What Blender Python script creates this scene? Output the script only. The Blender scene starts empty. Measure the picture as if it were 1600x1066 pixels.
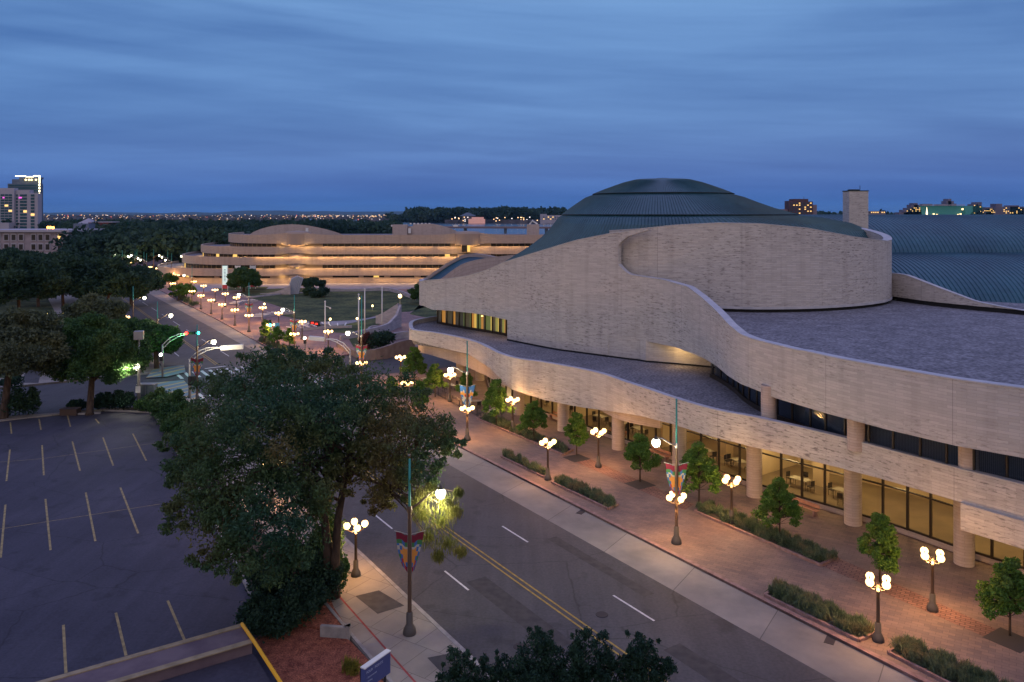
import bpy, math, random
import numpy as np
from mathutils import Vector, Matrix
from mathutils.geometry import tessellate_polygon

# ------------------------------------------------------------------ camera, world, sun, exposure
SC = bpy.context.scene
COL = SC.collection
H = 23.0; F = 1250.0; HV = 333.0           # eye height, focal length in photo pixels, horizon row
cd = bpy.data.cameras.new('camera'); cam = bpy.data.objects.new('camera', cd); COL.objects.link(cam)
cam.location = (0, 0, H); cam.rotation_euler = (math.radians(90), 0, 0)
cd.sensor_width = 36; cd.lens = 36*F/1600; cd.shift_y = -(533-HV)/1600
cd.clip_start = 0.5; cd.clip_end = 60000
SC.camera = cam

def N(nt, t, **kw):
    n = nt.nodes.new(t)
    for k, v in kw.items():
        if hasattr(n, k) and k not in ('Scale',): setattr(n, k, v)
        else: n.inputs[k].default_value = v
    return n
W = bpy.data.worlds.new('World'); SC.world = W; W.use_nodes = True
nt = W.node_tree; nt.nodes.clear(); L = nt.links.new
tc = N(nt, 'ShaderNodeTexCoord'); sep = N(nt, 'ShaderNodeSeparateXYZ'); L(tc.outputs['Generated'], sep.inputs[0])
def M_(nt, op, a, b=None, c=None):
    n = nt.nodes.new('ShaderNodeMath'); n.operation = op
    for i, x in enumerate((a, b, c)):
        if x is None: continue
        if isinstance(x, (int, float)): n.inputs[i].default_value = x
        else: nt.links.new(x, n.inputs[i])
    return n.outputs[0]
def ramp(nt, fac, stops, interp='LINEAR'):
    r = nt.nodes.new('ShaderNodeValToRGB'); e = r.color_ramp.elements; r.color_ramp.interpolation = interp
    while len(e) < len(stops): e.new(0.5)
    for i, (p, c) in enumerate(stops): e[i].position = p; e[i].color = (c[0], c[1], c[2], 1)
    if fac is not None: nt.links.new(fac, r.inputs[0])
    return r.outputs[0]
def mixc(nt, fac, a, b, mode='MIX'):
    m = nt.nodes.new('ShaderNodeMix'); m.data_type = 'RGBA'; m.blend_type = mode
    for i, x in ((0, fac), (6, a), (7, b)):
        if isinstance(x, (int, float)): m.inputs[i].default_value = x
        elif isinstance(x, tuple): m.inputs[i].default_value = (x[0], x[1], x[2], 1)
        else: nt.links.new(x, m.inputs[i])
    return m.outputs[2]
z = sep.outputs[2]
base = ramp(nt, M_(nt, 'MAXIMUM', z, 0.0), [(0, (.028, .102, .325)), (.035, (.032, .114, .355)), (.12, (.040, .132, .372)), (.26, (.040, .122, .345)), (.55, (.26, .32, .70)), (1, (.34, .38, .80))])
zz = M_(nt, 'ADD', M_(nt, 'MAXIMUM', z, 0.0), .11)
cv = nt.nodes.new('ShaderNodeCombineXYZ')
L(M_(nt, 'MULTIPLY', M_(nt, 'DIVIDE', sep.outputs[0], zz), .42), cv.inputs[0])
L(M_(nt, 'MULTIPLY', M_(nt, 'DIVIDE', sep.outputs[1], zz), 1.0), cv.inputs[1])
L(M_(nt, 'MULTIPLY', z, 6.0), cv.inputs[2])
cn = N(nt, 'ShaderNodeTexNoise'); L(cv.outputs[0], cn.inputs['Vector'])
cn.inputs['Scale'].default_value = 1.15; cn.inputs['Detail'].default_value = 7; cn.inputs['Roughness'].default_value = .52; cn.inputs['Distortion'].default_value = .35
cl = ramp(nt, cn.outputs[0], [(.38, (.0, .0, .0)), (.50, (.42, .42, .42)), (.64, (1, 1, 1))])
lit = ramp(nt, z, [(0, (.036, .135, .42)), (.1, (.090, .222, .51)), (.25, (.125, .268, .545)), (.55, (.36, .40, .76)), (1, (.42, .44, .82))])
cv2 = nt.nodes.new('ShaderNodeCombineXYZ'); L(M_(nt, 'MULTIPLY', sep.outputs[0], 1.6), cv2.inputs[0]); L(M_(nt, 'MULTIPLY_ADD', sep.outputs[0], 2.2, M_(nt, 'MULTIPLY', z, 30.0)), cv2.inputs[1])
cn2 = N(nt, 'ShaderNodeTexNoise'); L(cv2.outputs[0], cn2.inputs['Vector']); cn2.inputs['Scale'].default_value = 1.0; cn2.inputs['Detail'].default_value = 6; cn2.inputs['Roughness'].default_value = .55; cn2.inputs['Distortion'].default_value = .2
fine = ramp(nt, cn2.outputs[0], [(.32, (0, 0, 0)), (.68, (1, 1, 1))])
cl = mixc(nt, .52, cl, fine)
sky = mixc(nt, cl, base, lit)
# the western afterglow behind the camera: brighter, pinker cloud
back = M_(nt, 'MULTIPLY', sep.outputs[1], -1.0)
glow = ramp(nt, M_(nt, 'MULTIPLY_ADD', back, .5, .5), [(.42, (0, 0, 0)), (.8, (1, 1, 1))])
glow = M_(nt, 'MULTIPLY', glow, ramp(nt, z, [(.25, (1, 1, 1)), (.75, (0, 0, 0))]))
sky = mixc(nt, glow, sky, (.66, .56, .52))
nish = nt.nodes.new('ShaderNodeTexSky'); nish.sky_type = 'NISHITA'; nish.sun_disc = False
nish.sun_elevation = math.radians(0.5); nish.sun_rotation = math.radians(200)
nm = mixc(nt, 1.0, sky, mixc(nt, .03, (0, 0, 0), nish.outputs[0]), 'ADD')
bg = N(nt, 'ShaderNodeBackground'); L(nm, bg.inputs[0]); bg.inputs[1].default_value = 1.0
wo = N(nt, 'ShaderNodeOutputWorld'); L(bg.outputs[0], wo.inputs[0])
sd = bpy.data.lights.new('sun', 'SUN'); sun = bpy.data.objects.new('sun', sd); COL.objects.link(sun)
sd.energy = 0.15; sd.angle = math.radians(50); sd.color = (1, .80, .80)
sun.rotation_euler = (math.radians(62), 0, math.radians(-22))
SC.view_settings.view_transform = 'Standard'; SC.view_settings.look = 'None'
SC.view_settings.exposure = 0.2; SC.view_settings.gamma = 1.0; SC.view_settings.use_curve_mapping = False
cy = SC.cycles
cy.use_denoising = True; cy.max_bounces = 5; cy.diffuse_bounces = 3; cy.glossy_bounces = 2; cy.transmission_bounces = 3
cy.transparent_max_bounces = 8; cy.sample_clamp_indirect = 2.0; cy.use_light_tree = True; cy.caustics_reflective = False; cy.caustics_refractive = False

# ------------------------------------------------------------------ helpers
def G(u, v, z=0.0):                       # photo pixel -> point on the level z
    Y = F*(H-z)/(v-HV); return Vector(((u-800)*Y/F, Y, z))
def at(u, v, Y):                          # photo pixel at a known distance
    return Vector(((u-800)*Y/F, Y, H-(v-HV)*Y/F))
def K(k, v, z=0.0):                       # a point on a line parallel to the boulevard
    return G(k*(v-HV), v, z)
RD = Vector((-.539, .842, 0)); RN = Vector((.842, .539, 0))      # along the boulevard / across it to the right
def tag(o, label=None, cat=None, group=None, kind=None):
    if label: o['label'] = label
    if cat: o['category'] = cat
    if group: o['group'] = group
    if kind: o['kind'] = kind
    return o
def thing(name, loc, label, cat, group=None, rz=0):
    o = bpy.data.objects.new(name, None); COL.objects.link(o); o.location = loc; o.rotation_euler = (0, 0, rz)
    o.empty_display_size = .3
    return tag(o, label, cat, group)
def wloc(o):
    v = Vector((0, 0, 0))
    while o is not None: v += o.location; o = o.parent
    return v
class MB:
    def __init__(s): s.v = []; s.f = []; s.uv = []; s.m = []; s.cur = 0
    def face(s, idx, uv=None): s.f.append(idx); s.uv.append(uv); s.m.append(s.cur)
    def poly(s, pts, uv=None):
        n = len(s.v); s.v += [tuple(p) for p in pts]; s.face(list(range(n, n+len(pts))), uv)
    def box(s, c, sz, rz=0, M=None):
        n = len(s.v); R = Matrix.Rotation(rz, 3, 'Z') if M is None else M; c = Vector(c)
        for dz in (-.5, .5):
            for dx, dy in ((-.5, -.5), (.5, -.5), (.5, .5), (-.5, .5)):
                s.v.append(tuple(c + R @ Vector((dx*sz[0], dy*sz[1], dz*sz[2]))))
        a, b, c_ = sz
        for q, (w, h) in (((0, 3, 2, 1), (a, b)), ((4, 5, 6, 7), (a, b)), ((0, 1, 5, 4), (a, c_)), ((1, 2, 6, 5), (b, c_)), ((2, 3, 7, 6), (a, c_)), ((3, 0, 4, 7), (b, c_))):
            s.face([n+i for i in q], [(0, 0), (w, 0), (w, h), (0, h)])
        return s
    def beam(s, p0, p1, w, h):
        p0 = Vector(p0); p1 = Vector(p1); d = p1-p0; x = d.normalized(); up = Vector((0, 0, 1)) if abs(x.z) < .95 else Vector((0, 1, 0))
        y = up.cross(x).normalized(); zz = x.cross(y); M = Matrix((x, y, zz)).transposed()
        return s.box((p0+p1)/2, (d.length, w, h), M=M)
    def tube(s, pts, rs, n=8, cap=True):
        pts = [Vector(p) for p in pts]
        if isinstance(rs, (int, float)): rs = [rs]*len(pts)
        base = len(s.v)
        for i, p in enumerate(pts):
            d = (pts[min(i+1, len(pts)-1)]-pts[max(i-1, 0)]).normalized()
            up = Vector((1, 0, 0)) if abs(d.x) < .8 else Vector((0, 1, 0))
            a = d.cross(up).normalized(); b = d.cross(a)
            for j in range(n):
                t = 2*math.pi*j/n; s.v.append(tuple(p+(a*math.cos(t)+b*math.sin(t))*rs[i]))
        per = 2*math.pi*max(rs); acc = 0
        for i in range(len(pts)-1):
            l = (pts[i+1]-pts[i]).length
            for j in range(n):
                k = (j+1) % n
                s.face([base+i*n+j, base+(i+1)*n+j, base+(i+1)*n+k, base+i*n+k], [(per*j/n, acc), (per*j/n, acc+l), (per*(j+1)/n, acc+l), (per*(j+1)/n, acc)])
            acc += l
        if cap:
            s.face([base+j for j in range(n)]); s.face([base+(len(pts)-1)*n+j for j in range(n-1, -1, -1)])
        return s
    def lathe(s, prof, c=(0, 0, 0), n=16):    # prof: (r, z)
        base = len(s.v); c = Vector(c)
        for r, z_ in prof:
            for j in range(n):
                t = 2*math.pi*j/n; s.v.append((c.x+r*math.cos(t), c.y+r*math.sin(t), c.z+z_))
        for i in range(len(prof)-1):
            for j in range(n):
                k = (j+1) % n; s.face([base+i*n+j, base+i*n+k, base+(i+1)*n+k, base+(i+1)*n+j])
        return s
    def ball(s, c, r, n=12, m=8, sq=1.0):
        return s.lathe([(max(1e-4, r*math.sin(math.pi*i/m)), -r*sq*math.cos(math.pi*i/m)) for i in range(m+1)], c, n)
    def slab(s, pts, z0, z1):                  # flat polygon with thickness
        pts = [Vector((p[0], p[1], 0)) for p in pts]; n = len(pts); b = len(s.v)
        for zz_ in (z0, z1):
            for p in pts: s.v.append((p.x, p.y, zz_))
        for tri in tessellate_polygon([pts]):
            a = pts[tri[1]]-pts[tri[0]]; c = pts[tri[2]]-pts[tri[0]]
            t = tri if a.x*c.y-a.y*c.x > 0 else tri[::-1]
            s.face([b+n+i for i in t], [(pts[i].x, pts[i].y) for i in t])
            if z0 != z1: s.face([b+i for i in t[::-1]])
        if z0 != z1:
            for i in range(n):
                j = (i+1) % n; l = (pts[j]-pts[i]).length
                s.face([b+i, b+j, b+n+j, b+n+i], [(0, z0), (l, z0), (l, z1), (0, z1)])
        return s
    def strip(s, path, zb, zt, t=.5, uv0=0):    # wall following a plan path; outward side = right of travel reversed
        P = [Vector((p[0], p[1], 0)) for p in path]; n = len(P); b = len(s.v)
        I = offset(P, -t); acc = uv0; ss = []
        for i in range(n):
            if i: acc += (P[i]-P[i-1]).length
            ss.append(acc)
            a = zb[i]; c = zt[i]
            s.v += [(P[i].x, P[i].y, a), (P[i].x, P[i].y, c), (I[i].x, I[i].y, c), (I[i].x, I[i].y, a)]
        for i in range(n-1):
            q = b+4*i; r = q+4
            s.face([q, r, r+1, q+1], [(ss[i], zb[i]), (ss[i+1], zb[i+1]), (ss[i+1], zt[i+1]), (ss[i], zt[i])])
            s.face([q+1, r+1, r+2, q+2], [(ss[i], 0), (ss[i+1], 0), (ss[i+1], t), (ss[i], t)])
            s.face([q+2, r+2, r+3, q+3], [(ss[i], zt[i]), (ss[i+1], zt[i+1]), (ss[i+1], zb[i+1]), (ss[i], zb[i])])
            s.face([q+3, r+3, r, q], [(ss[i], 0), (ss[i+1], 0), (ss[i+1], t), (ss[i], t)])
        for q in (b, b+4*(n-1)): s.face([q, q+1, q+2, q+3], [(0, zb[0]), (0, zt[0]), (t, zt[0]), (t, zb[0])])
        return s
    def build(s, name, mat, parent=None, smooth=False, local=True):
        me = bpy.data.meshes.new(name); off = Vector((0, 0, 0))
        if parent is not None and not local: off = wloc(parent)
        me.from_pydata([(x-off.x, y-off.y, z_-off.z) for x, y, z_ in s.v] if off.length else s.v, [], s.f)
        mats = mat if isinstance(mat, (list, tuple)) else [mat]
        for m in mats: me.materials.append(m)
        if len(mats) > 1: me.polygons.foreach_set('material_index', s.m)
        if any(u is not None for u in s.uv):
            l = me.uv_layers.new(name='UVMap'); arr = []
            for fc, u in zip(s.f, s.uv): arr += [c for p in (u if u else [(0, 0)]*len(fc)) for c in p]
            l.data.foreach_set('uv', arr)
        if smooth: me.polygons.foreach_set('use_smooth', [True]*len(me.polygons))
        o = bpy.data.objects.new(name, me); COL.objects.link(o)
        if parent is not None: o.parent = parent
        me.update()
        return o
def offset(P, d):                           # + = outward (to the street), - = inward
    out = []; n = len(P)
    for i in range(n):
        t = P[min(i+1, n-1)]-P[max(i-1, 0)]; t.z = 0; t.normalize()
        out.append(P[i]+Vector((t.y, -t.x, 0))*d)
    return out
def smooth_path(pts, step=1.0):
    P = [Vector((p[0], p[1], 0)) for p in pts]; out = []
    for i in range(len(P)-1):
        p0, p1, p2, p3 = P[max(i-1, 0)], P[i], P[i+1], P[min(i+2, len(P)-1)]
        n = max(2, int((p2-p1).length/step)+1)
        for k in range(n):
            t = k/n; t2 = t*t; t3 = t2*t
            out.append(.5*((2*p1)+(p2-p0)*t+(2*p0-5*p1+4*p2-p3)*t2+(3*p1-p0-3*p2+p3)*t3))
    out.append(P[-1]); return out
def uof(p): return 800+p.x*F/p.y
def zfrom(path, px):                          # heights of an edge known by its photo outline
    us = [a for a, b in px]; vs = [b for a, b in px]
    return [H-(float(np.interp(uof(p), us, vs))-HV)*p.y/F for p in path]
def copy_tree(o, parent=None):
    c = o.copy(); COL.objects.link(c); c.parent = parent
    for ch in list(o.children): copy_tree(ch, c)
    return c
def struct(o): o['kind'] = 'structure'; return o

# ------------------------------------------------------------------ materials
MATS = {}
def mat(name, fn=None, col=(.5, .5, .5), rough=.8, metal=0, emit=None, es=0, spec=.3, sample=True):
    if name in MATS: return MATS[name]
    m = bpy.data.materials.new(name); m.use_nodes = True; t = m.node_tree; b = t.nodes['Principled BSDF']
    b.inputs['Base Color'].default_value = (*col, 1); b.inputs['Roughness'].default_value = rough
    b.inputs['Metallic'].default_value = metal; b.inputs['Specular IOR Level'].default_value = spec
    if emit: b.inputs['Emission Color'].default_value = (*emit, 1); b.inputs['Emission Strength'].default_value = es
    if not sample: m.cycles.emission_sampling = 'NONE'
    if fn: fn(t, b)
    MATS[name] = m; return m
def tex(t, kind, vec, scale, **kw):
    n = t.nodes.new('ShaderNodeTex'+kind)
    if vec is not None: t.links.new(vec, n.inputs['Vector'])
    n.inputs['Scale'].default_value = scale
    for k, v in kw.items(): n.inputs[k].default_value = v
    return n
def mapping(t, src, sc=(1, 1, 1), rz=0):
    n = t.nodes.new('ShaderNodeMapping'); t.links.new(src, n.inputs['Vector']); n.inputs['Scale'].default_value = sc
    n.inputs['Rotation'].default_value = (0, 0, rz); return n.outputs[0]
def coord(t, which='Object'):
    n = t.nodes.new('ShaderNodeTexCoord'); return n.outputs[which]
def wpos(t): return t.nodes.new('ShaderNodeNewGeometry').outputs['Position']
def bump(t, b, h, s=.3, d=.05):
    n = t.nodes.new('ShaderNodeBump'); t.links.new(h, n.inputs['Height']); n.inputs['Strength'].default_value = s; n.inputs['Distance'].default_value = d
    t.links.new(n.outputs[0], b.inputs['Normal'])
def noisy(c1, c2, scale=1.0, det=5, sc=(1, 1, 1), bmp=0, src='pos', lo=.35, hi=.65, fine=0, rz=0):
    def fn(t, b):
        v = mapping(t, wpos(t) if src == 'pos' else coord(t, src), sc, rz)
        n = tex(t, 'Noise', v, scale, Detail=det)
        c = ramp(t, n.outputs[0], [(lo, c1), (hi, c2)])
        if fine:
            n2 = tex(t, 'Noise', v, scale*fine, Detail=3)
            c = mixc(t, .55, c, ramp(t, n2.outputs[0], [(.38, (.25, .25, .25)), (.62, (1.5, 1.5, 1.5))]), 'MULTIPLY')
        t.links.new(c, b.inputs['Base Color'])
        if bmp: bump(t, b, n.outputs[0], bmp, .05)
    return fn
def stone_fn(c1, c2, pit=.55):
    def fn(t, b):
        uv = coord(t, 'UV')
        br = tex(t, 'Brick', uv, 1.0, **{'Brick Width': 1.1, 'Row Height': .19, 'Mortar Size': .012, 'Bias': 0.0, 'Mortar Smooth': .3})
        br.inputs['Color1'].default_value = (*c1, 1); br.inputs['Color2'].default_value = (*c2, 1)
        br.inputs['Mortar'].default_value = (c1[0]*.72, c1[1]*.72, c1[2]*.72, 1)
        pits = tex(t, 'Noise', mapping(t, uv, (1.5, 6.5, 1)), 1.0, Detail=5, Roughness=.62)
        pc = ramp(t, pits.outputs[0], [(.385, (.34, .33, .34)), (.455, (1, 1, 1))])
        big = tex(t, 'Noise', mapping(t, uv, (.12, .22, 1)), 1.0, Detail=4)
        reg = ramp(t, big.outputs[0], [(.35, (0, 0, 0)), (.62, (1, 1, 1))])
        c = mixc(t, mixc(t, pit, (0, 0, 0), reg), br.outputs[0], pc, 'MULTIPLY')
        st = tex(t, 'Noise', mapping(t, uv, (1.0, .07, 1)), 1.0, Detail=4)
        c = mixc(t, .35, c, ramp(t, st.outputs[0], [(.33, (.72, .70, .70)), (.5, (1.04, 1.04, 1.04))]), 'MULTIPLY')
        # vertical expansion joints every 8 m
        sx = t.nodes.new('ShaderNodeSeparateXYZ'); t.links.new(uv, sx.inputs[0])
        jn = M_(t, 'LESS_THAN', M_(t, 'MODULO', M_(t, 'ADD', sx.outputs[0], 3.0), 9.0), .05)
        c = mixc(t, M_(t, 'MULTIPLY', jn, .4), c, (.12, .11, .12))
        t.links.new(c, b.inputs['Base Color'])
        h = M_(t, 'ADD', M_(t, 'MULTIPLY', br.outputs[1], -.6), M_(t, 'MULTIPLY', pits.outputs[0], 1.0))
        bump(t, b, h, .55, .06)
    return fn
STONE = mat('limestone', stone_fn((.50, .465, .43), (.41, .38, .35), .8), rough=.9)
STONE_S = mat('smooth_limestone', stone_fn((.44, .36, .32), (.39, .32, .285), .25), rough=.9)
CAP = mat('coping_stone', noisy((.36, .36, .38), (.46, .45, .46), .8), rough=.8)
GRAVEL = mat('roof_gravel', noisy((.145, .140, .155), (.205, .198, .214), .5, 9, fine=8), rough=.95)
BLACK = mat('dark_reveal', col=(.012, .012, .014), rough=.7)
def metal_roof(c1, c2):
    def fn(t, b):
        v = wpos(t); n = tex(t, 'Noise', v, .12, Detail=5)
        c = ramp(t, n.outputs[0], [(.35, c1), (.65, c2)])
        n2 = tex(t, 'Noise', mapping(t, v, (1, 1, .25)), 1.6, Detail=3)
        c = mixc(t, .5, c, ramp(t, n2.outputs[0], [(.3, (.65, .7, .7)), (.7, (1.25, 1.2, 1.2))]), 'MULTIPLY')
        t.links.new(c, b.inputs['Base Color'])
    return fn
COPPER = mat('green_copper', metal_roof((.013, .054, .072), (.030, .092, .114)), rough=.45, spec=.5)
COPPER_D = mat('dark_copper', metal_roof((.008, .050, .080), (.020, .092, .128)), rough=.45, spec=.5)
SEAM = mat('dark_seam', col=(.012, .022, .025), rough=.6)
def asphalt_fn(c1, c2):
    def fn(t, b):
        v = wpos(t); n = tex(t, 'Noise', v, .13, Detail=8, Roughness=.6)
        c = ramp(t, n.outputs[0], [(.3, c1), (.7, c2)])
        n2 = tex(t, 'Noise', v, 6.0, Detail=4)
        c = mixc(t, .6, c, ramp(t, n2.outputs[0], [(.3, (.7, .7, .7)), (.7, (1.25, 1.25, 1.25))]), 'MULTIPLY')
        w = tex(t, 'Noise', mapping(t, v, (1.1, .05, 1), math.radians(-32.6)), 1.0, Detail=3)   # tyre-worn bands along the road
        c = mixc(t, .4, c, ramp(t, w.outputs[0], [(.35, (.72, .72, .72)), (.65, (1.2, 1.2, 1.2))]), 'MULTIPLY')
        vo = tex(t, 'Voronoi', mapping(t, v, (.10, .16, 1)), 1.0); vo.feature = 'DISTANCE_TO_EDGE'
        wob = tex(t, 'Noise', v, .8, Detail=4); t.links.new(mixc(t, .06, mapping(t, v, (.10, .16, 1)), wob.outputs[1]), vo.inputs['Vector'])
        crk = ramp(t, vo.outputs['Distance'], [(.0, (.45, .45, .45)), (.006, (1, 1, 1))]); c = mixc(t, .8, c, crk, 'MULTIPLY')
        sp = tex(t, 'Noise', v, .55, Detail=2); c = mixc(t, .6, c, ramp(t, sp.outputs[0], [(.30, (.55, .55, .55)), (.40, (1, 1, 1))]), 'MULTIPLY')
        t.links.new(c, b.inputs['Base Color']); bump(t, b, n2.outputs[0], .2, .01)
    return fn
ASPH = mat('asphalt', asphalt_fn((.048, .046, .050), (.072, .069, .072)), rough=.75)
ASPH_B = mat('lot_asphalt', asphalt_fn((.036, .034, .050), (.060, .056, .076)), rough=.8)
ASPH_P = mat('patch_asphalt', noisy((.035, .033, .035), (.055, .05, .05), 2), rough=.8)
def slabs_fn(c1, c2, w, h, mort, rz=math.radians(-32.6)):
    def fn(t, b):
        v = mapping(t, wpos(t), (1, 1, 1), -rz if rz else 0)
        br = tex(t, 'Brick', v, 1.0, **{'Brick Width': w, 'Row Height': h, 'Mortar Size': mort, 'Mortar Smooth': .2, 'Bias': 0.0})
        br.offset = .5 if w < 2 else 0
        br.inputs['Color1'].default_value = (*c1, 1); br.inputs['Color2'].default_value = (*c2, 1); br.inputs['Mortar'].default_value = (c1[0]*.55, c1[1]*.55, c1[2]*.55, 1)
        n = tex(t, 'Noise', v, .35, Detail=7, Roughness=.6)
        c = mixc(t, .8, br.outputs[0], ramp(t, n.outputs[0], [(.3, (.62, .62, .66)), (.7, (1.2, 1.18, 1.15))]), 'MULTIPLY')
        t.links.new(c, b.inputs['Base Color']); bump(t, b, br.outputs[1], .15, -.01)
    return fn
PAVER = mat('red_pavers', slabs_fn((.205, .140, .115), (.150, .108, .095), .62, .31, .012), rough=.8)
PAVER2 = mat('plaza_pavers', slabs_fn((.20, .13, .12), (.26, .165, .145), 1.2, .6, .02), rough=.8)
CONC = mat('concrete_slabs', slabs_fn((.20, .185, .165), (.235, .215, .19), 6.0, 60.0, .03), rough=.85)
WALK = mat('sidewalk_slabs', slabs_fn((.22, .195, .165), (.27, .24, .20), 1.6, 2.2, .02), rough=.85)
KERB = mat('pink_granite_kerb', noisy((.17, .10, .09), (.26, .165, .15), 3), rough=.8)
KERB_G = mat('concrete_kerb', noisy((.20, .19, .18), (.30, .28, .26), 2), rough=.85)
WALLC = mat('garden_concrete', noisy((.26, .25, .27), (.36, .34, .36), .8, sc=(1, 1, 3)), rough=.85)
PATHC = mat('pale_path', noisy((.20, .19, .21), (.30, .28, .30), .4), rough=.85)
WHITE = mat('white_paint', noisy((.42, .42, .42), (.62, .62, .60), 3), rough=.7)
YELLOW = mat('yellow_paint', noisy((.26, .17, .03), (.42, .28, .05), 3), rough=.7)
LOTY = mat('faded_yellow_paint', noisy((.20, .15, .07), (.36, .27, .12), 2.5), rough=.8)
REDP = mat('red_line', noisy((.20, .03, .03), (.30, .05, .05), 2), rough=.8)
TAN = mat('tan_edge', noisy((.22, .17, .10), (.32, .25, .15), 2), rough=.8)
PURP = mat('ramp_concrete', noisy((.10, .07, .085), (.15, .11, .12), .8), rough=.8)
RAILY = mat('yellow_rail', col=(.75, .38, .015), rough=.5)
GRASS = mat('lawn', noisy((.018, .036, .012), (.085, .100, .034), .18, 9, fine=9, bmp=.6, lo=.38, hi=.62), rough=1)
FARLAND = mat('far_land', noisy((.016, .035, .022), (.035, .055, .04), .01, 6), rough=1)
MULCH = mat('red_mulch', noisy((.16, .045, .025), (.30, .10, .055), 3, 8, fine=4), rough=1)
SOIL = mat('planter_soil', noisy((.03, .025, .018), (.06, .05, .035), 3), rough=1)
GRATE = mat('tree_grate', col=(.035, .03, .032), rough=.8)
WATER = mat('river', col=(.02, .03, .05), rough=.18, spec=.5)
HILL = mat('haze_blue_hills', noisy((.014, .03, .034), (.028, .045, .045), .002), rough=1)  # bluish tint puts the haze of distance into the hill colour
POLE = mat('brown_pole_paint', col=(.085, .055, .038), rough=.5)
POLE_T = mat('turquoise_pole_paint', col=(.03, .22, .19), rough=.5)
BASEM = mat('cast_base', col=(.06, .055, .052), rough=.5)
GALV = mat('galvanised_steel', col=(.28, .27, .26), rough=.45, metal=.3)
WHITEM = mat('white_enamel', col=(.6, .6, .58), rough=.5)
GLOBE = mat('warm_globe', col=(.9, .8, .6), emit=(1, .62, .22), es=3.6, sample=False)
GLOBE_W = mat('cool_globe', col=(.9, .9, .8), emit=(1, .95, .70), es=5, sample=False)
GLOBE_S = mat('small_warm_lamp', col=(.9, .8, .6), emit=(1, .72, .25), es=5, sample=False)
SIG_R = mat('red_signal', col=(.5, .02, .02), emit=(1, .03, .02), es=9, sample=False)
SIG_G = mat('green_signal', col=(.02, .5, .4), emit=(.05, 1, .75), es=9, sample=False)
SIG_W = mat('walk_signal', col=(.8, .8, .8), emit=(1, .9, .8), es=8, sample=False)
SIGB = mat('signal_housing', col=(.02, .02, .022), rough=.5)
FRAME = mat('bronze_frame', col=(.030, .022, .016), rough=.45)
def glass_fn(tint, refl):
    def fn(t, b):
        out = t.nodes['Material Output']; tr = t.nodes.new('ShaderNodeBsdfTransparent'); tr.inputs[0].default_value = (*tint, 1)
        gl = t.nodes.new('ShaderNodeBsdfGlossy'); gl.inputs['Roughness'].default_value = .08
        mx = t.nodes.new('ShaderNodeMixShader'); lw = t.nodes.new('ShaderNodeLayerWeight'); lw.inputs[0].default_value = .35
        t.links.new(M_(t, 'MULTIPLY_ADD', lw.outputs[0], refl, .04), mx.inputs[0]); t.links.new(tr.outputs[0], mx.inputs[1]); t.links.new(gl.outputs[0], mx.inputs[2])
        t.links.new(mx.outputs[0], out.inputs[0])
    return fn
GLASS = mat('clear_glass', glass_fn((.86, .82, .72), .35))
GLASS_D = mat('dark_glass', col=(.015, .02, .03), rough=.08, spec=.6)
INT = mat('interior_plaster', noisy((.40, .31, .20), (.52, .42, .27), .3), rough=.8)
INTF = mat('interior_floor', noisy((.13, .10, .07), (.20, .155, .10), .5), rough=.3)
CURT = mat('pale_curtain', lambda t, b: t.links.new(ramp(t, tex(t, 'Wave', mapping(t, coord(t, 'UV'), (1, 0, 0)), 3.0, Distortion=1).outputs[0], [(0, (.06, .07, .10)), (1, (.17, .19, .24))]), b.inputs['Base Color']), rough=.9)
WOOD = mat('bench_wood', noisy((.34, .16, .10), (.44, .23, .15), 3), rough=.7)
CHAIR = mat('black_chair', col=(.02, .018, .016), rough=.5)
TABLE = mat('pale_table', col=(.32, .30, .24), rough=.4)
BARK = mat('bark', noisy((.035, .024, .018), (.085, .058, .042), 4, sc=(1, 1, .3), bmp=.5), rough=.95)
def leaf_mat(name, c1, c2, c3, sc=.45):
    def fn(t, b):
        p = wpos(t); n = tex(t, 'Noise', p, sc, Detail=3)
        c = ramp(t, n.outputs[0], [(.34, c1), (.52, c2), (.68, c3)])
        w = tex(t, 'Noise', p, 9.0, Detail=1)
        c = mixc(t, .8, c, ramp(t, w.outputs[0], [(.3, (.55, .55, .55)), (.7, (1.45, 1.45, 1.4))]), 'MULTIPLY')
        t.links.new(c, b.inputs['Base Color'])
        out = t.nodes['Material Output']; tl = t.nodes.new('ShaderNodeBsdfTranslucent'); t.links.new(c, tl.inputs[0])
        mx = t.nodes.new('ShaderNodeMixShader'); mx.inputs[0].default_value = .3
        t.links.new(b.outputs[0], mx.inputs[1]); t.links.new(tl.outputs[0], mx.inputs[2]); t.links.new(mx.outputs[0], out.inputs[0])
    return mat(name, fn, rough=.7, spec=.2)
LF_LOC = leaf_mat('locust_leaves', (.028, .080, .048), (.058, .104, .040), (.118, .100, .036), .18)
LF_LIN = leaf_mat('linden_leaves', (.055, .13, .022), (.085, .17, .028), (.12, .19, .04), .8)
LF_MAP = leaf_mat('maple_leaves', (.026, .070, .024), (.046, .105, .030), (.080, .13, .038))
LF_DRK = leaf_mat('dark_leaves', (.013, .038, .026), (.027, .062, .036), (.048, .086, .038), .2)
LF_PAL = leaf_mat('pale_leaves', (.055, .075, .045), (.085, .105, .055), (.12, .13, .06))
LF_SIL = leaf_mat('silver_leaves', (.05, .085, .085), (.075, .115, .105), (.10, .14, .12))
LF_RED = leaf_mat('purple_leaves', (.05, .02, .02), (.08, .03, .03), (.10, .05, .03))
LF_WIL = leaf_mat('lit_weeping_leaves', (.08, .10, .02), (.13, .14, .03), (.18, .17, .05), 1.0)  # lighter, yellower leaves of the big tree, lamplight mixed into the colour
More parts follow.
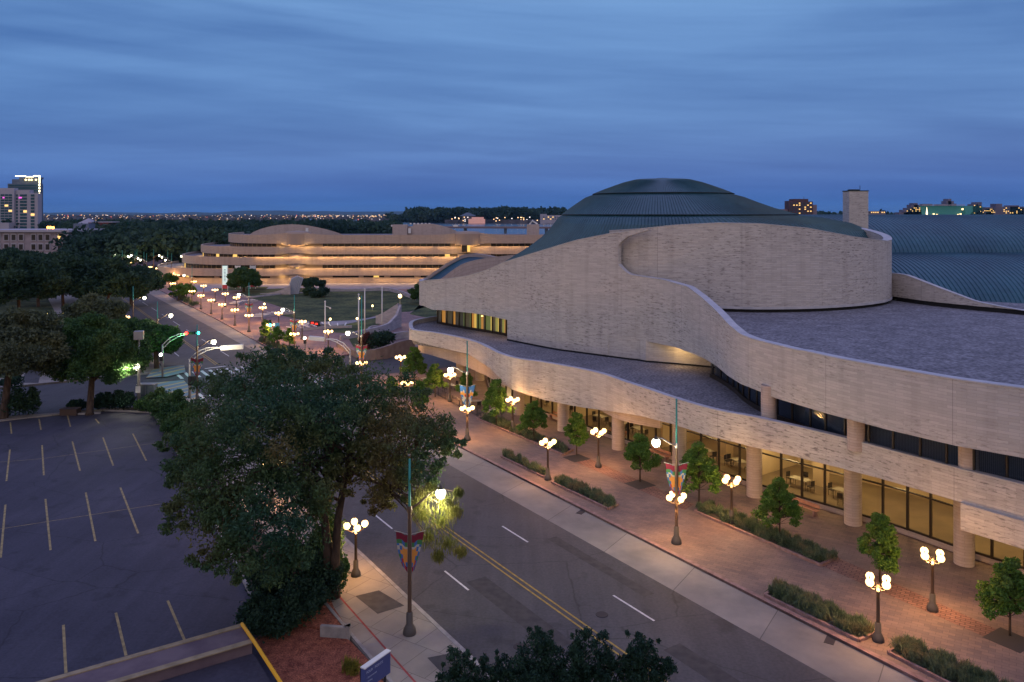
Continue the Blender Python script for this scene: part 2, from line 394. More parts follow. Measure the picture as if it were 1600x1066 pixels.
LF_GRS = leaf_mat('blue_grass_blades', (.06, .10, .055), (.11, .15, .09), (.18, .16, .09), 1.0)
LF_YG = leaf_mat('lily_blades', (.12, .12, .02), (.18, .18, .03), (.24, .20, .04), 2)
LF_FAR = leaf_mat('woodland_leaves', (.014, .042, .032), (.030, .070, .048), (.058, .098, .058), .022)

def point(parent, loc, power, col, r=.15, name='light'):
    d = bpy.data.lights.new(name, 'POINT'); d.energy = power; d.color = col; d.shadow_soft_size = r
    o = bpy.data.objects.new(name, d); COL.objects.link(o); o.location = loc; o.parent = parent; return o
def spot(parent, loc, power, col, ang=100, r=.1, tilt=(0, 0, 0), name='light'):
    d = bpy.data.lights.new(name, 'SPOT'); d.energy = power; d.color = col; d.shadow_soft_size = r; d.spot_size = math.radians(ang); d.spot_blend = .9
    o = bpy.data.objects.new(name, d); COL.objects.link(o); o.location = loc; o.rotation_euler = tilt; o.parent = parent; return o

# ------------------------------------------------------------------ foliage
def leaf_mesh(name, C, R, per, size, seed, mat_, parent, hang=0.0, asp=.5, shell=.45, off=None):
    rg = np.random.default_rng(seed); C = np.array(C, float).reshape(-1, 3); R = np.array(R, float)
    if R.ndim == 1: R = np.repeat(R[:, None], 3, 1)
    if np.isscalar(per): per = np.full(len(C), per)
    idx = np.repeat(np.arange(len(C)), per); n = len(idx)
    d = rg.normal(size=(n, 3)); d /= np.linalg.norm(d, axis=1)[:, None]
    rr = rg.random(n)**shell
    p = C[idx]+d*R[idx]*rr[:, None]
    p += rg.normal(size=(n, 3))*R[idx]*.10
    a = rg.normal(size=(n, 3)); a[:, 2] -= hang*2; a /= np.linalg.norm(a, axis=1)[:, None]
    b = np.cross(a, rg.normal(size=(n, 3))); b /= np.linalg.norm(b, axis=1)[:, None]+1e-9
    s = size*(.6+.8*rg.random(n))[:, None]
    V = np.stack([p-a*s, p-b*s*asp, p+a*s, p+b*s*asp], 1).reshape(-1, 3)
    if off is not None: V = V-np.array(off)
    me = bpy.data.meshes.new(name); me.vertices.add(4*n); me.vertices.foreach_set('co', V.ravel().astype(np.float32))
    me.loops.add(4*n); me.loops.foreach_set('vertex_index', np.arange(4*n, dtype=np.int32))
    me.polygons.add(n); me.polygons.foreach_set('loop_start', np.arange(0, 4*n, 4, dtype=np.int32))
    try: me.polygons.foreach_set('loop_total', np.full(n, 4, dtype=np.int32))
    except Exception: pass
    me.update(calc_edges=True); me.materials.append(mat_)
    o = bpy.data.objects.new(name, me); COL.objects.link(o); o.parent = parent; return o
def blob(c, r, n, cr, seed, flatbot=.0, zmin=None):
    rg = random.Random(seed); C = []; R = []
    for i in range(n):
        while True:
            d = Vector((rg.gauss(0, 1), rg.gauss(0, 1), rg.gauss(0, 1))).normalized()
            if d.z > -1+flatbot: break
        q = rg.uniform(.35, 1)**.6
        k = rg.uniform(.75, 1.3)
        C.append((c[0]+d.x*r[0]*q, c[1]+d.y*r[1]*q, c[2]+d.z*r[2]*q)); R.append((cr*k, cr*k, cr*k*.75))
    return C, R
def limbs(mb, base, top, C, r0, seed, n=14):
    rg = random.Random(seed); base = Vector(base); top = Vector(top)
    mid = (base+top)/2+Vector((rg.uniform(-.3, .3), rg.uniform(-.3, .3), 0))
    mb.tube([base, base+(mid-base)*.1, mid, top], [r0*1.5, r0*1.1, r0*.85, r0*.45], 9)
    for c in rg.sample(list(C), min(n, len(C))):
        c = Vector(c); s = base.lerp(top, rg.uniform(.45, .98)); m = s.lerp(c, .5)+Vector((rg.uniform(-.4, .4), rg.uniform(-.4, .4), .25*(c-s).length*.4))
        mb.tube([s, m, c], [r0*.42, r0*.25, r0*.06], 6)
def tree(name, label, base, h, r, leafm, per=900, ncl=26, ls=.2, trunk=.25, seed=1, bottom=.25, group=None, cr=None, lean=(0, 0), cat='tree', hang=0, flat=.35):
    base = Vector(base); t = thing(name, base, label, cat, group)
    cz = h*(bottom+(1-bottom)/2); rz = h*(1-bottom)/2
    c = (lean[0], lean[1], cz); ncl = int(ncl*2.4); per = int(per*.62); cr = (cr or r*.36)*.62
    C, R = blob(c, (r-cr*.5, r-cr*.5, rz-cr*.3), ncl, cr, seed, flat)
    mb = MB(); limbs(mb, (0, 0, -.1), (lean[0]*.8, lean[1]*.8, h*.72), C, trunk, seed); mb.build('trunk', BARK, t, True)
    leaf_mesh('crown', C, R, per, ls, seed, leafm, t, hang)
    return t

# ------------------------------------------------------------------ ground, roads, pavements
def ground(name, pts, z0, z1, m): return struct(MB().slab(pts, z0, z1).build(name, m))
def sheet(name, pts, z_, m): return struct(MB().slab(pts, z_, z_).build(name, m))
struct(MB().slab([(-30000, -200), (30000, -200), (30000, 30000), (-30000, 30000)], -.30, -.30).build('ground', FARLAND))
MX = lambda k, m: (m*2753/(1+m*k))+HV                    # row where boulevard line k meets cross-street line m
roadL = [K(1.06, v) for v in (2600, 1300, 900, 700, 600, 520, 470, 440, 420, 405, 395)]
roadR = [K(k, v) for k, v in ((1.96, 2600), (1.96, 1300), (1.96, 900), (1.96, 700), (1.97, 600), (2.0, 548), (2.03, 500), (2.06, 459), (2.10, 440), (2.14, 425), (2.16, 405), (2.18, 395))]
sheet('road', roadL+roadR[::-1], -.02, ASPH)
X = lambda u, m, z_=0: G(u, HV+m*(2753-u), z_)            # point on a cross-street line m
sheet('cross_street', [X(-900, .100), X(2753-2300, .100), X(1200, .100), X(1200, .118), X(450, .118), X(-900, .118)], -.028, ASPH)
concR = roadR[1:]
kc = [1.785, 1.785, 1.785, 1.80, 1.84, 1.85, 1.85, 1.86, 1.87, 1.87, 1.88]
vv = [1300, 900, 700, 600, 548, 500, 459, 440, 425, 405, 395]
sheet('concrete_bus_lane', [K(k, v) for k, v in zip(kc, vv)]+concR[::-1], -.014, CONC)
# plazas (raised 0.14 m) with granite kerbs
def kerb(name, path, m, w=.32, z1=.145):
    P = smooth_path(path, 3); return struct(MB().strip(P, [-.25]*len(P), [z1]*len(P), w).build(name, m))
south = [K(1.96, 1500), K(1.96, 1200), K(1.96, 900), K(1.96, 720), K(1.96, 625), K(1.975, 610), X(590, .1175), X(640, .118), X(900, .118), (70, 160), (120, 60), (80, 5)]
ground('plaza', [Vector((p[0], p[1], 0)) for p in south], -.2, .13, PAVER)
north = [X(640, .100), X(560, .100), X(500, .1005), K(2.0, 553), K(2.03, 500), K(2.06, 459), K(2.07, 453), G(246, 449.5), G(255, 444), G(236, 438.5), K(2.13, 434), K(2.14, 425), K(2.16, 405), G(300, 400), G(850, 415), X(1100, .100)]
ground('north_plaza', north, -.2, .13, PAVER2)
kerb('plaza_kerb', south[:7][::-1], KERB)
kerb('north_plaza_kerb', [G(255, 444), G(246, 449.5), K(2.07, 453), K(2.06, 459), K(2.03, 500), K(2.0, 548), X(500, .1005), X(560, .100)], KERB)
# a broad concrete gutter band in front of the museum glazing
walkL = [K(.82, 1500), K(.82, 1200), K(.82, 900), K(.82, 720), K(.83, 640), X(255, .119), X(290, .118), K(1.055, 635), K(1.06, 660), K(1.06, 900), K(1.06, 1200), K(1.06, 1500)]
ground('sidewalk', walkL, -.2, .13, WALK)
kerb('sidewalk_kerb', [X(290, .118), K(1.055, 635), K(1.06, 660), K(1.06, 900), K(1.06, 1200), K(1.06, 1500)], KERB_G, -.25)
farwalk = [X(-700, .0995), X(180, .0995), X(240, .0995), K(1.03, 578), K(1.05, 560), K(1.055, 500), K(1.05, 440), K(1.0, 400), K(.6, 400), K(.55, 500), X(60, .092), X(-700, .092)]
ground('far_sidewalk', farwalk, -.2, .13, WALK)
kerb('far_sidewalk_kerb', [K(1.05, 440), K(1.055, 500), K(1.05, 560), K(1.03, 578), X(240, .0995), X(180, .0995), X(-700, .0995)], KERB_G, -.25)
nearwalk = [X(-700, .1185), X(60, .1185), X(150, .1185), X(235, .119), G(236, 636), G(95, 646), G(0, 653), X(-700, .127)]
ground('lot_side_walk', nearwalk, -.2, .12, WALK)
# parking lot
lot = [G(-900, 1400), G(560, 1400), G(455, 1100), G(420, 1010), G(395, 930), G(345, 830), G(310, 760), G(276, 703), G(241, 646), G(170, 643), G(95, 650), G(0, 657), G(-700, 690)]
sheet('parking_lot', lot, .01, ASPH_B)
mb = MB()
mb.slab([G(-900, 1300), G(-700, 688), G(0, 655), G(95, 648), G(170, 641), G(243, 643), G(255, 660), G(480, 660), X(330, .124), K(.83, 700), K(.83, 1400), G(560, 1400)], -.2, -.04)
struct(mb.build('soil', SOIL))
def line(mb, a, b, w, z_=.016):
    a = Vector(a); b = Vector(b); d = (b-a).normalized(); n = Vector((-d.y, d.x, 0))*w/2
    mb.poly([(p.x, p.y, z_) for p in (a-n, b-n, b+n, a+n)])
mb = MB()
for (a, b) in (((16, 660), (18, 678)), ((61, 655), (64, 672)), ((105, 648), (110, 667)), ((149, 655), (155, 662)),
               ((15.5, 703), (10, 752)), ((65.7, 696), (68.5, 743)), ((113, 690), (125, 736)), ((161, 684), (177, 728)), ((207.5, 678), (228.5, 720)),
               ((8.5, 789), (1, 872)), ((71, 780), (79, 860)), ((134, 770), (149, 846)), ((188, 762), (216, 834)),
               ((99, 977), (103, 1052)), ((181, 958), (197, 1025)), ((262, 939), (288, 1000))):
    line(mb, G(*a), G(*b), .14)
line(mb, G(0, 722.5), G(66, 717), .06); line(mb, G(66, 717), G(262, 690), .06); line(mb, G(0, 827), G(250, 788), .07)
struct(mb.build('parking_markings', LOTY))
mb = MB()
P = [G(400, 940), G(345, 832), G(310, 760), G(276, 703), G(241, 646), G(200, 643), G(165, 642)]
mb.strip([Vector(p) for p in P], [-.1]*7, [.17]*7, .2)
mb.strip([G(158, 646), G(118, 648)], [-.1]*2, [.2]*2, .3)
struct(mb.build('lot_kerb', KERB_G))
# road markings
mb = MB()
for k0, vs in ((1.605, [(822, 847), (930, 970), (1100, 1170), (745, 762), (697, 709), (664, 671)]), (1.243, [(892, 922), (1010, 1060), (805, 826), (748, 762)])):
    for a, b in vs: line(mb, K(k0, a), K(k0, b), .13, -.008)
for k0 in (1.60, 1.25):
    for v in (548, 530, 515, 502, 491, 481, 472, 465): line(mb, K(k0, v), K(k0, v+(v-HV)*.04), .13, -.008)
line(mb, G(320, 576), G(353, 572), .4, -.008)
for k_ in np.linspace(1.10, 1.93, 15):
    a = MX(k_, .1035); b = MX(k_, .1005); line(mb, K(k_, b+1.0), K(k_, a+3.0), .45, -.008)
for k_ in np.linspace(1.10, 1.93, 15):
    line(mb, K(k_, MX(k_, .1155)), K(k_, MX(k_, .119)), .45, -.008)
struct(mb.build('road_markings', WHITE))
mb = MB()
for k0 in (1.402, 1.422):
    line(mb, K(k0, 1300), K(k0, 640), .12, -.008); line(mb, K(k0+.02, 570), K(k0+.04, 420), .12, -.008)
struct(mb.build('centre_line', YELLOW))
def cw_fn(t, b):
    v = mapping(t, wpos(t), (1, 1, 1), math.radians(30)); n = tex(t, 'Wave', v, .085, Distortion=5, Detail=1); n.inputs['Detail Scale'].default_value = .5
    c = ramp(t, n.outputs[0], [(.0, (.16, .20, .22)), (.22, (.34, .33, .30)), (.36, (.46, .34, .07)), (.58, (.22, .21, .20)), (.8, (.15, .22, .24))], 'CONSTANT')
    t.links.new(c, b.inputs['Base Color'])
ART = mat('painted_crosswalk', cw_fn)
sheet('painted_crosswalk', [G(240, 598), G(287, 594), G(318, 628), G(252, 640)], -.006, ART)
sheet('painted_corner', [G(228, 592), G(240, 577), G(288, 572), G(290, 583), G(262, 590)], .136, ART)
# red guide line and asphalt patches in the near sidewalk
mb = MB(); line(mb, K(.88, 1500), K(.88, 880), .11, .136); struct(mb.build('red_guide_line', REDP))
sheet('sidewalk_patch', [G(555, 935), G(592, 926), G(632, 950), G(590, 963)], .135, ASPH_P)
sheet('driveway_patch', [K(.955, 1032), K(1.06, 1020), K(1.06, 1400), K(.955, 1400)], .135, ASPH_P)
# ramp roof at the lower left
def ZP(u, v, z_): return G(u, v, z_)
mb = MB(); zr = 1.3
def sl(pts, a, b): mb.slab([(ZP(u, v, zr).x, ZP(u, v, zr).y) for u, v in pts], a, b)
rw = thing('ramp_parapet', G(200, 1035), 'low purple concrete parapet with two tan edges at the corner of the parking lot', 'parapet')
mb = MB(); sl([(-200, 1146), (380, 979), (394, 1003), (-200, 1178)], 0, zr); mb.build('wall', PURP, rw, local=False)
mb = MB()
for a, b, dd in (((-200, 1140), (379, 975), 5), ((-120, 1152), (395, 999), 6)):
    sl([a, b, (b[0]+1, b[1]+dd), (a[0], a[1]+dd)], zr, zr+.05)
mb.build('edge_strip', TAN, rw, local=False)
mb = MB(); sl([(-200, 1180), (396, 1004), (440, 1075), (440, 1300), (-200, 1300)], .2, .75); mb.build('ramp_deck', ASPH_B, rw, local=False)
mb = MB(); mb.tube([ZP(378, 975, zr+.1), ZP(398, 1004, zr+.1), ZP(438, 1066, zr+.1), ZP(470, 1117, zr+.1)], .09, 8)
rl = mb.build('yellow_rail', RAILY); tag(rl, 'bright yellow pipe rail running along the edge of the parapet', 'rail')
# mulch bed with retaining wall
struct(MB().slab([G(398, 1003), G(430, 985), G(480, 985), G(541, 1000), G(575, 1035), G(640, 1130), G(470, 1130), G(438, 1064)], -.1, .16).build('mulch_bed', MULCH))
struct(MB().slab([G(500, 985), G(545, 990), G(522, 955), G(500, 900), G(470, 850), G(440, 900), G(440, 985)], -.1, .20).build('upper_mulch_bed', MULCH))
mb = MB(); mb.strip([G(500, 1000), G(541, 1003)], [0]*2, [.75]*2, .22); mb.strip([G(541, 1003), G(546, 1005), G(548, 999)], [0]*3, [.85]*3, .35)
tag(mb.build('retaining_wall', KERB_G), 'short grey concrete retaining wall above the red mulch bed', 'wall')
mb = MB(); mb.strip([K(.822, 1500), K(.822, 1010), K(.822, 860)], [0]*3, [.24]*3, -.18); struct(mb.build('bed_kerb', KERB_G))

# ------------------------------------------------------------------ the museum hall
zT = 7.3
bt = [(639, 508), (640, 512), (647, 516.5), (675, 520), (703, 525), (727.5, 530.6), (750, 538), (765, 545.6), (780, 553), (806, 560.6), (850, 567), (900, 576), (940, 585), (975, 597), (1012, 609), (1050, 622), (1100, 637), (1145, 647), (1189, 655), (1307, 682.5), (1419, 712), (1505, 735), (1600, 759), (1700, 786), (1850, 828)]
bb = [(639, 530.6), (662, 537), (705, 547.5), (731, 553), (765, 575), (800, 609), (850, 625), (905, 636), (962, 644), (1000, 650), (1050, 662.5), (1100, 679), (1170, 697), (1227, 710), (1323, 734), (1387, 751), (1494, 783), (1600, 815), (1850, 890)]
ring = [(-4.5, 127), (-8.5, 124.5), (-12.4, 120.5), (-14.6, 116)]
BP = smooth_path([Vector((x, y, 0)) for x, y in ring]+[G(u, v, zT) for u, v in bt[1:]], .8)
bzb = [z_ if p.y < 113 else 5.3 for p, z_ in zip(BP, zfrom(BP, bb))]
HALL = thing('museum_hall', (5, 95, 0), 'large pale limestone museum hall with wavy walls and a green copper dome', 'museum')
def hb(mb, name, m, parent=None, sm=False): return mb.build(name, m, parent or HALL, sm, local=False)
mb = MB(); mb.strip(BP, bzb, [zT]*len(BP), .45); hb(mb, 'lower_band', STONE)
capP = offset(BP, .03); mb = MB(); mb.strip(capP, [zT+.004]*len(BP), [zT+.07]*len(BP), .52); hb(mb, 'coping', CAP)
inner = [Vector((60, 40, 0)), Vector((60, 90, 0)), Vector((40, 110, 0)), Vector((10, 128, 0))]
BPi = offset(BP, -.4)
mb = MB(); mb.slab([(p.x, p.y) for p in BPi]+[(p.x, p.y) for p in inner], 5.35, 6.75); hb(mb, 'terrace_roof', GRAVEL)
# drums tucked under the band
def seg(path, u0, u1): return [p for p in path if p.y > 1 and u0 <= uof(p) <= u1 and p.y < 119]
s1 = [p for p in BP if p.y < 112.5 and uof(p) < 815]; o1 = offset(s1, -1.3)
o1 = [o1[0]+Vector((2.2, 2.8, 0)), o1[0]+Vector((.5, 1.2, 0))]+o1
o1 = smooth_path([Vector(p) for p in o1], .8)
bl = zfrom(o1, [(655, 551), (663, 552), (694, 561), (731, 574), (759, 587), (787, 602), (830, 620)])
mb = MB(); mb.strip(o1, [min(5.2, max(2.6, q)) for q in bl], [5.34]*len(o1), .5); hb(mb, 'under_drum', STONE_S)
s2 = seg(BP, 900, 1010); n2 = len(s2)
o2 = [p + (BP[0]*0) for p in offset(s2, -.7)]; dd = offset(s2, -1)
o2 = [s2[i]+(dd[i]-s2[i])*(1.9-1.6*math.sin(math.pi*i/(n2-1))) for i in range(n2)]
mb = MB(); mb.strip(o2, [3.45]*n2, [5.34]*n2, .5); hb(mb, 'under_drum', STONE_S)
s3 = [p for p in BP if uof(p) >= 1492]
o3 = [s3[i]-(dd3)*0 for i, dd3 in enumerate(s3)]; e3 = offset(s3, .32); o3 = [s3[0]+Vector((.6, .9, 0))]+e3
mb = MB(); z3 = [3.75]*len(o3); mb.strip(o3, z3, [5.35]*len(o3), .6); hb(mb, 'under_drum', STONE)
# upper walls
ap = [(-8, 128), (-11.5, 125), (-13.6, 121), (-13.2, 117.2), (-8.6, 111.2), (-4.3, 106.6), (-.6, 102), (4.7, 95.5), (7.5, 93), (12.2, 89.2), (14.6, 87.3), (16.9, 83.8), (18.3, 78), (18.65, 73), (18.55, 68.8), (18.8, 65.5), (19.6, 62), (22, 55.6), (24.4, 51.4), (26.6, 48.0), (29.3, 45.2), (32.6, 42.2), (38, 38)]
AP = smooth_path([Vector((x, y, 0)) for x, y in ap], .5)
at_px = [(600, 440), (659.5, 439), (700, 436), (732.5, 431), (760, 422.5), (785, 411), (812.5, 402.5), (850, 391), (900, 376), (950, 366), (1000, 358.5), (1056, 352)]
ct_px = [(962, 402), (965, 412), (975, 424), (985, 430), (1000, 432.5), (1037, 438), (1075, 449), (1097.5, 466), (1120, 487), (1139, 508), (1157, 523), (1187, 535), (1240, 547), (1300, 559), (1387, 574), (1483, 592), (1600, 608), (1750, 640), (1950, 690)]
ab_px = [(600, 478), (660, 477.5), (675, 484), (705, 486), (750, 491), (792.5, 500)]
cb_px = [(940, 519), (962, 527), (1000, 531), (1022, 535.6), (1056, 543), (1082, 552.5), (1100, 560), (1120, 572.5), (1137.5, 587.5), (1157.5, 600), (1189, 612.6), (1211, 622), (1291, 646), (1387, 671.6), (1495, 697), (1600, 716), (1950, 800)]
UA = [uof(p) for p in AP]
iN = [i for i, u in enumerate(UA) if u <= 793 or AP[i].y > 105]; i0 = max(iN)
iC = min(i for i, u in enumerate(UA) if u >= 950 and AP[i].y < 95)
iE = min(i for i, u in enumerate(UA) if u >= 962 and AP[i].y < 95)
i1 = min(i for i, u in enumerate(UA) if u >= 1012 and AP[i].y < 95)
zt = zfrom(AP, at_px); zb = zfrom(AP, ab_px); zct = zfrom(AP, ct_px); zcb = zfrom(AP, cb_px)
for i in range(len(AP)):
    if AP[i].y > 117: zt[i] = 12.95; zb[i] = 9.4
sl_uv = 0
mb = MB()
mb.strip(AP[:i0+1], zb[:i0+1], zt[:i0+1], .6)
acc = sum((AP[i]-AP[i-1]).length for i in range(1, i0+1))
mb.strip(AP[i0:iC+1], [6.7]*(iC-i0+1), zt[i0:iC+1], .6, acc)
accC = acc+sum((AP[i]-AP[i-1]).length for i in range(i0+1, iC+1))
mb.strip(AP[iC:iE+1], [max(8.9, zcb[i]) for i in range(iC, iE+1)], zt[iC:iE+1], .6, accC)
accE = accC+sum((AP[i]-AP[i-1]).length for i in range(iC+1, iE+1))
mb.strip(AP[iE:], [max(8.9, min(zcb[i], 9.6)) for i in range(iE, len(AP))], [max(12.95, zct[i]) if UA[i] < 1250 else 13.0 for i in range(iE, len(AP))], .6, accE)
arc_px = [(962, 397), (964, 389), (968, 380), (980, 370), (1000, 363.5), (1012, 360)]
za = zfrom(AP, arc_px)
mb.strip(AP[iE:i1+1], za[iE:i1+1], [max(zt[i], za[i]+.02) for i in range(iE, i1+1)], .6, accE)
hb(mb, 'upper_wall', STONE)
# coping along the top of the upper walls
cP = offset(AP, .04); mb = MB()
tops = zt[:iE+1]; mb.strip(cP[:iE+1], [q+.004 for q in tops], [q+.08 for q in tops], .7)
tc_ = [max(12.95, zct[i]) if UA[i] < 1250 else 13.0 for i in range(iE, len(AP))]
mb.strip(cP[iE:], [q+.004 for q in tc_], [q+.08 for q in tc_], .7); hb(mb, 'coping', CAP)
# recessed wall below the overhang
rp = [p for p in offset(AP, -.04) if 9.0 < p.x < 14.3 and p.y > 87]+smooth_path([Vector((x, y, 0)) for x, y in ((14.6, 87.25), (17.2, 86.0), (21.2, 83.8), (27, 79))], .7)
mb = MB(); mb.strip(rp, [6.7]*len(rp), [9.6]*len(rp), .4); hb(mb, 'recessed_wall', STONE)
# underside of the overhang
cU = [AP[i] for i in range(iC, len(AP))]
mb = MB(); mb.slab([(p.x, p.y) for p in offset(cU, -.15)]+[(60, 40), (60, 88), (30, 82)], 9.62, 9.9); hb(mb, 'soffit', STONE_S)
nose = [p for p in offset(AP[:i0+1], -.15)]
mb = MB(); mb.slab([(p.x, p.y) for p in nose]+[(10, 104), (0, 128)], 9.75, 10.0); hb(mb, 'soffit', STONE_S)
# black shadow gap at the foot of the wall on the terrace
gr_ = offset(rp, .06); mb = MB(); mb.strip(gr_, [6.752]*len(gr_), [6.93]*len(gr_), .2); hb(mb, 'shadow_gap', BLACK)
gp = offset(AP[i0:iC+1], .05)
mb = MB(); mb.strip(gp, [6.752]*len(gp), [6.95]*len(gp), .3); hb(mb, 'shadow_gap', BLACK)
# drum B
bp = [(11.2, 92.0), (13.2, 90.2), (15.2, 89.0), (17.2, 88.2), (19.5, 87.4), (22.4, 86.4), (26.3, 85.5), (31.7, 86), (36, 87.5), (40, 89.8), (43.5, 92.9), (45.8, 96.5), (46.7, 100.5), (46.3, 105), (44.3, 109), (40, 113), (34, 116)]
DP = smooth_path([Vector((x, y, 0)) for x, y in bp], .7)
dt_px = [(900, 364), (1000, 358), (1056, 352), (1124, 348.8), (1187, 350), (1262, 357), (1337, 371), (1386, 377), (1394, 375), (1420, 372)]
dz = zfrom(DP, dt_px); ie = min(i for i, p in enumerate(DP) if p.y > 95 and p.x > 40)
for i in range(ie, len(DP)):
    f = (i-ie)/(len(DP)-1-ie); dz[i] = dz[ie]+(21.9-dz[ie])*min(1, f*1.5)
mb = MB(); mb.strip(DP, [12.75]*len(DP), dz, .9); hb(mb, 'drum_wall', STONE)
mb = MB(); mb.strip(offset(DP, .03), [q+.004 for q in dz], [q+.07 for q in dz], .96); mb.strip(offset(DP, .06), [12.70]*len(DP), [12.95]*len(DP), .3); hb(mb, 'coping', CAP)
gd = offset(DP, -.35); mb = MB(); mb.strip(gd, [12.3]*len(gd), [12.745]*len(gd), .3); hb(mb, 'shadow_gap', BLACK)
# gravel roof behind the lower parapet
rU = offset([AP[i] for i in range(iE+8, len(AP))], -.5)
mb = MB(); mb.slab([(p.x, p.y) for p in rU]+[(75, 45), (75, 84), (46, 104), (20, 95)], 10.1, 12.35); hb(mb, 'gravel_roof', GRAVEL)
mb = MB()
wp = smooth_path([G(1380, 466, 12.5), G(1400, 468.5, 12.5), G(1450, 475.6, 12.5), G(1520, 483, 12.5), G(1600, 490.6, 12.5), G(1720, 506, 12.5)], 1)
wz = zfrom(wp, [(1380, 427), (1397, 427.6), (1416, 430.6), (1469, 451), (1525, 472), (1570, 481), (1600, 486), (1720, 502)])
mb.strip(wp, [12.85]*len(wp), wz, .5); hb(mb, 'rear_parapet', STONE)
mb = MB(); mb.strip(offset(wp, .03), [q+.004 for q in wz], [q+.07 for q in wz], .56); hb(mb, 'coping', CAP)
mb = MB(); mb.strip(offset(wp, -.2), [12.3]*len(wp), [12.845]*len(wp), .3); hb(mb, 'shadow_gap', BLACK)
# dome
lv = [(27.72, 3.6, 3.6, 3.6), (27.66, 3.9, 3.9, 3.9), (27.2, 5.4, 5.4, 5.4), (26.75, 6.7, 6.7, 6.7), (26.2, 8.2, 8.2, 8.2), (25.6, 9.7, 9.7, 9.7), (25.1, 10.7, 11.0, 10.9), (24.5, 11.6, 12.5, 12.2), (23.6, 12.9, 15.0, 14.0), (22.75, 14.0, 18.2, 15.7), (22.35, 14.45, 21.2, 16.6), (21.6, 15.0, 25.3, 17.6), (20.6, 15.8, 27.9, 18.0), (19.5, 16.9, 28.9, 18.2), (18.2, 18.6, 29.4, 18.2), (16.6, 21.2, 29.6, 18.2), (15.2, 23.6, 29.6, 18.2)]
cx, cyy = 21.05, 112.0; NR = 230
def dome_ring(L_, dr=0, dz_=0):
    out = []; z_, rl_, rr_, rf_ = L_
    for j in range(NR):
        for q, h in ((-.12, 0), (0, .08), (.12, 0)):
            th = 2*math.pi*(j+.5+q)/NR; c = math.cos(th); s = math.sin(th)
            ax = rr_ if c > 0 else rl_
            hh = h if z_ < 27.3 else 0
            out.append((cx+c*(ax+dr+hh*.5), cyy+s*(rf_+dr+hh*.5), z_+dz_+hh))
    return out
mb = MB(); m3 = NR*3; rings = []
for i, l_ in enumerate(lv):
    rings.append(dome_ring(l_))
    if i in (5, 9): rings.append(dome_ring((l_[0]-.02, l_[1]-.1, l_[2]-.1, l_[3]-.1), .0, -.09))
for r_ in rings: mb.v += r_
for i in range(len(rings)-1):
    for j in range(m3):
        k = (j+1) % m3; mb.face([i*m3+j, (i+1)*m3+j, (i+1)*m3+k, i*m3+k])
n0 = len(mb.v); mb.v.append((cx, cyy, 27.78))
for j in range(m3): mb.face([j, (j+1) % m3, n0])
dome = hb(mb, 'dome_roof', COPPER)
mb = MB()
for zq, a, b_, f_ in ((25.6, 9.72, 9.72, 9.72), (22.75, 14.02, 18.22, 15.72)):
    pts = [(cx+math.cos(t)*(b_ if math.cos(t) > 0 else a), cyy+math.sin(t)*f_, zq+.05) for t in np.linspace(0, 2*math.pi, 121)]
    mb.tube(pts, .055, 6, False)
mb.build('ring_gutter', SEAM, dome, local=False)
mb = MB(); mb.lathe([(.01, .14), (.9, .12), (1.0, .04), (1.1, -.1)], (cx, cyy, 27.75), 24)
mb.build('roof_cap', SEAM, dome, local=False)
# curved side roof left of the dome
mb = MB()
orim = smooth_path([at(656, 440, 119), at(675, 429, 119), at(700, 412, 120), at(720, 401, 121), at(737, 396.5, 122), at(757, 398, 123), at(778, 402, 124), at(800, 404, 125)], 1)
def p3(px):                                     # smooth 3-D rim
    P = [at(*q) for q in px]; out = []
    for i in range(len(P)-1):
        p0, p1, p2, p3_ = P[max(i-1, 0)], P[i], P[i+1], P[min(i+2, len(P)-1)]
        for k in range(5):
            t = k/5; t2 = t*t; t3 = t2*t
            out.append(.5*((2*p1)+(p2-p0)*t+(2*p0-5*p1+4*p2-p3_)*t2+(3*p1-p0-3*p2+p3_)*t3))
    out.append(P[-1]); return out
ro = p3([(657, 440, 121), (675, 429, 122), (700, 412, 123), (720, 401, 124), (737, 396.5, 125), (757, 398, 126), (778, 402, 127), (800, 404, 128)])
ri = p3([(690, 437, 117), (700, 430, 117), (712, 421, 117), (726, 412.5, 117), (745, 406.5, 117), (765, 403, 117), (785, 400.5, 117), (805, 398, 117)])
def band3(mb, P, w, h):
    b = len(mb.v)
    for p in P: mb.v += [(p.x-w, p.y-w, p.z), (p.x+w, p.y+w, p.z), (p.x+w, p.y+w, p.z-h), (p.x-w, p.y-w, p.z-h)]
    for i in range(len(P)-1):
        q = b+4*i; r = q+4
        for a, c in ((0, 1), (1, 2), (2, 3), (3, 0)): mb.face([q+a, q+c, r+c, r+a], [(i, 0), (i, 1), (i+1, 1), (i+1, 0)])
    mb.face([b, b+1, b+2, b+3]); mb.face([q+4, q+5, q+6, q+7])
band3(mb, ro, .3, .5); hb(mb, 'side_parapet', STONE_S); mb = MB(); band3(mb, ri, .3, 2.6); hb(mb, 'side_parapet', STONE_S)
mb = MB(); n_ = len(ro); R3 = 9
b = len(mb.v)
for i in range(n_):
    for k in range(R3+1):
        t = k/R3; p = ro[i].lerp(ri[i], t); mb.v.append((p.x, p.y, p.z-.45-1.3*math.sin(math.pi*t)*(.4+.6*i/n_)))
for i in range(n_-1):
    for k in range(R3): mb.face([b+i*(R3+1)+k, b+(i+1)*(R3+1)+k, b+(i+1)*(R3+1)+k+1, b+i*(R3+1)+k+1])
hb(mb, 'side_roof', COPPER_D)
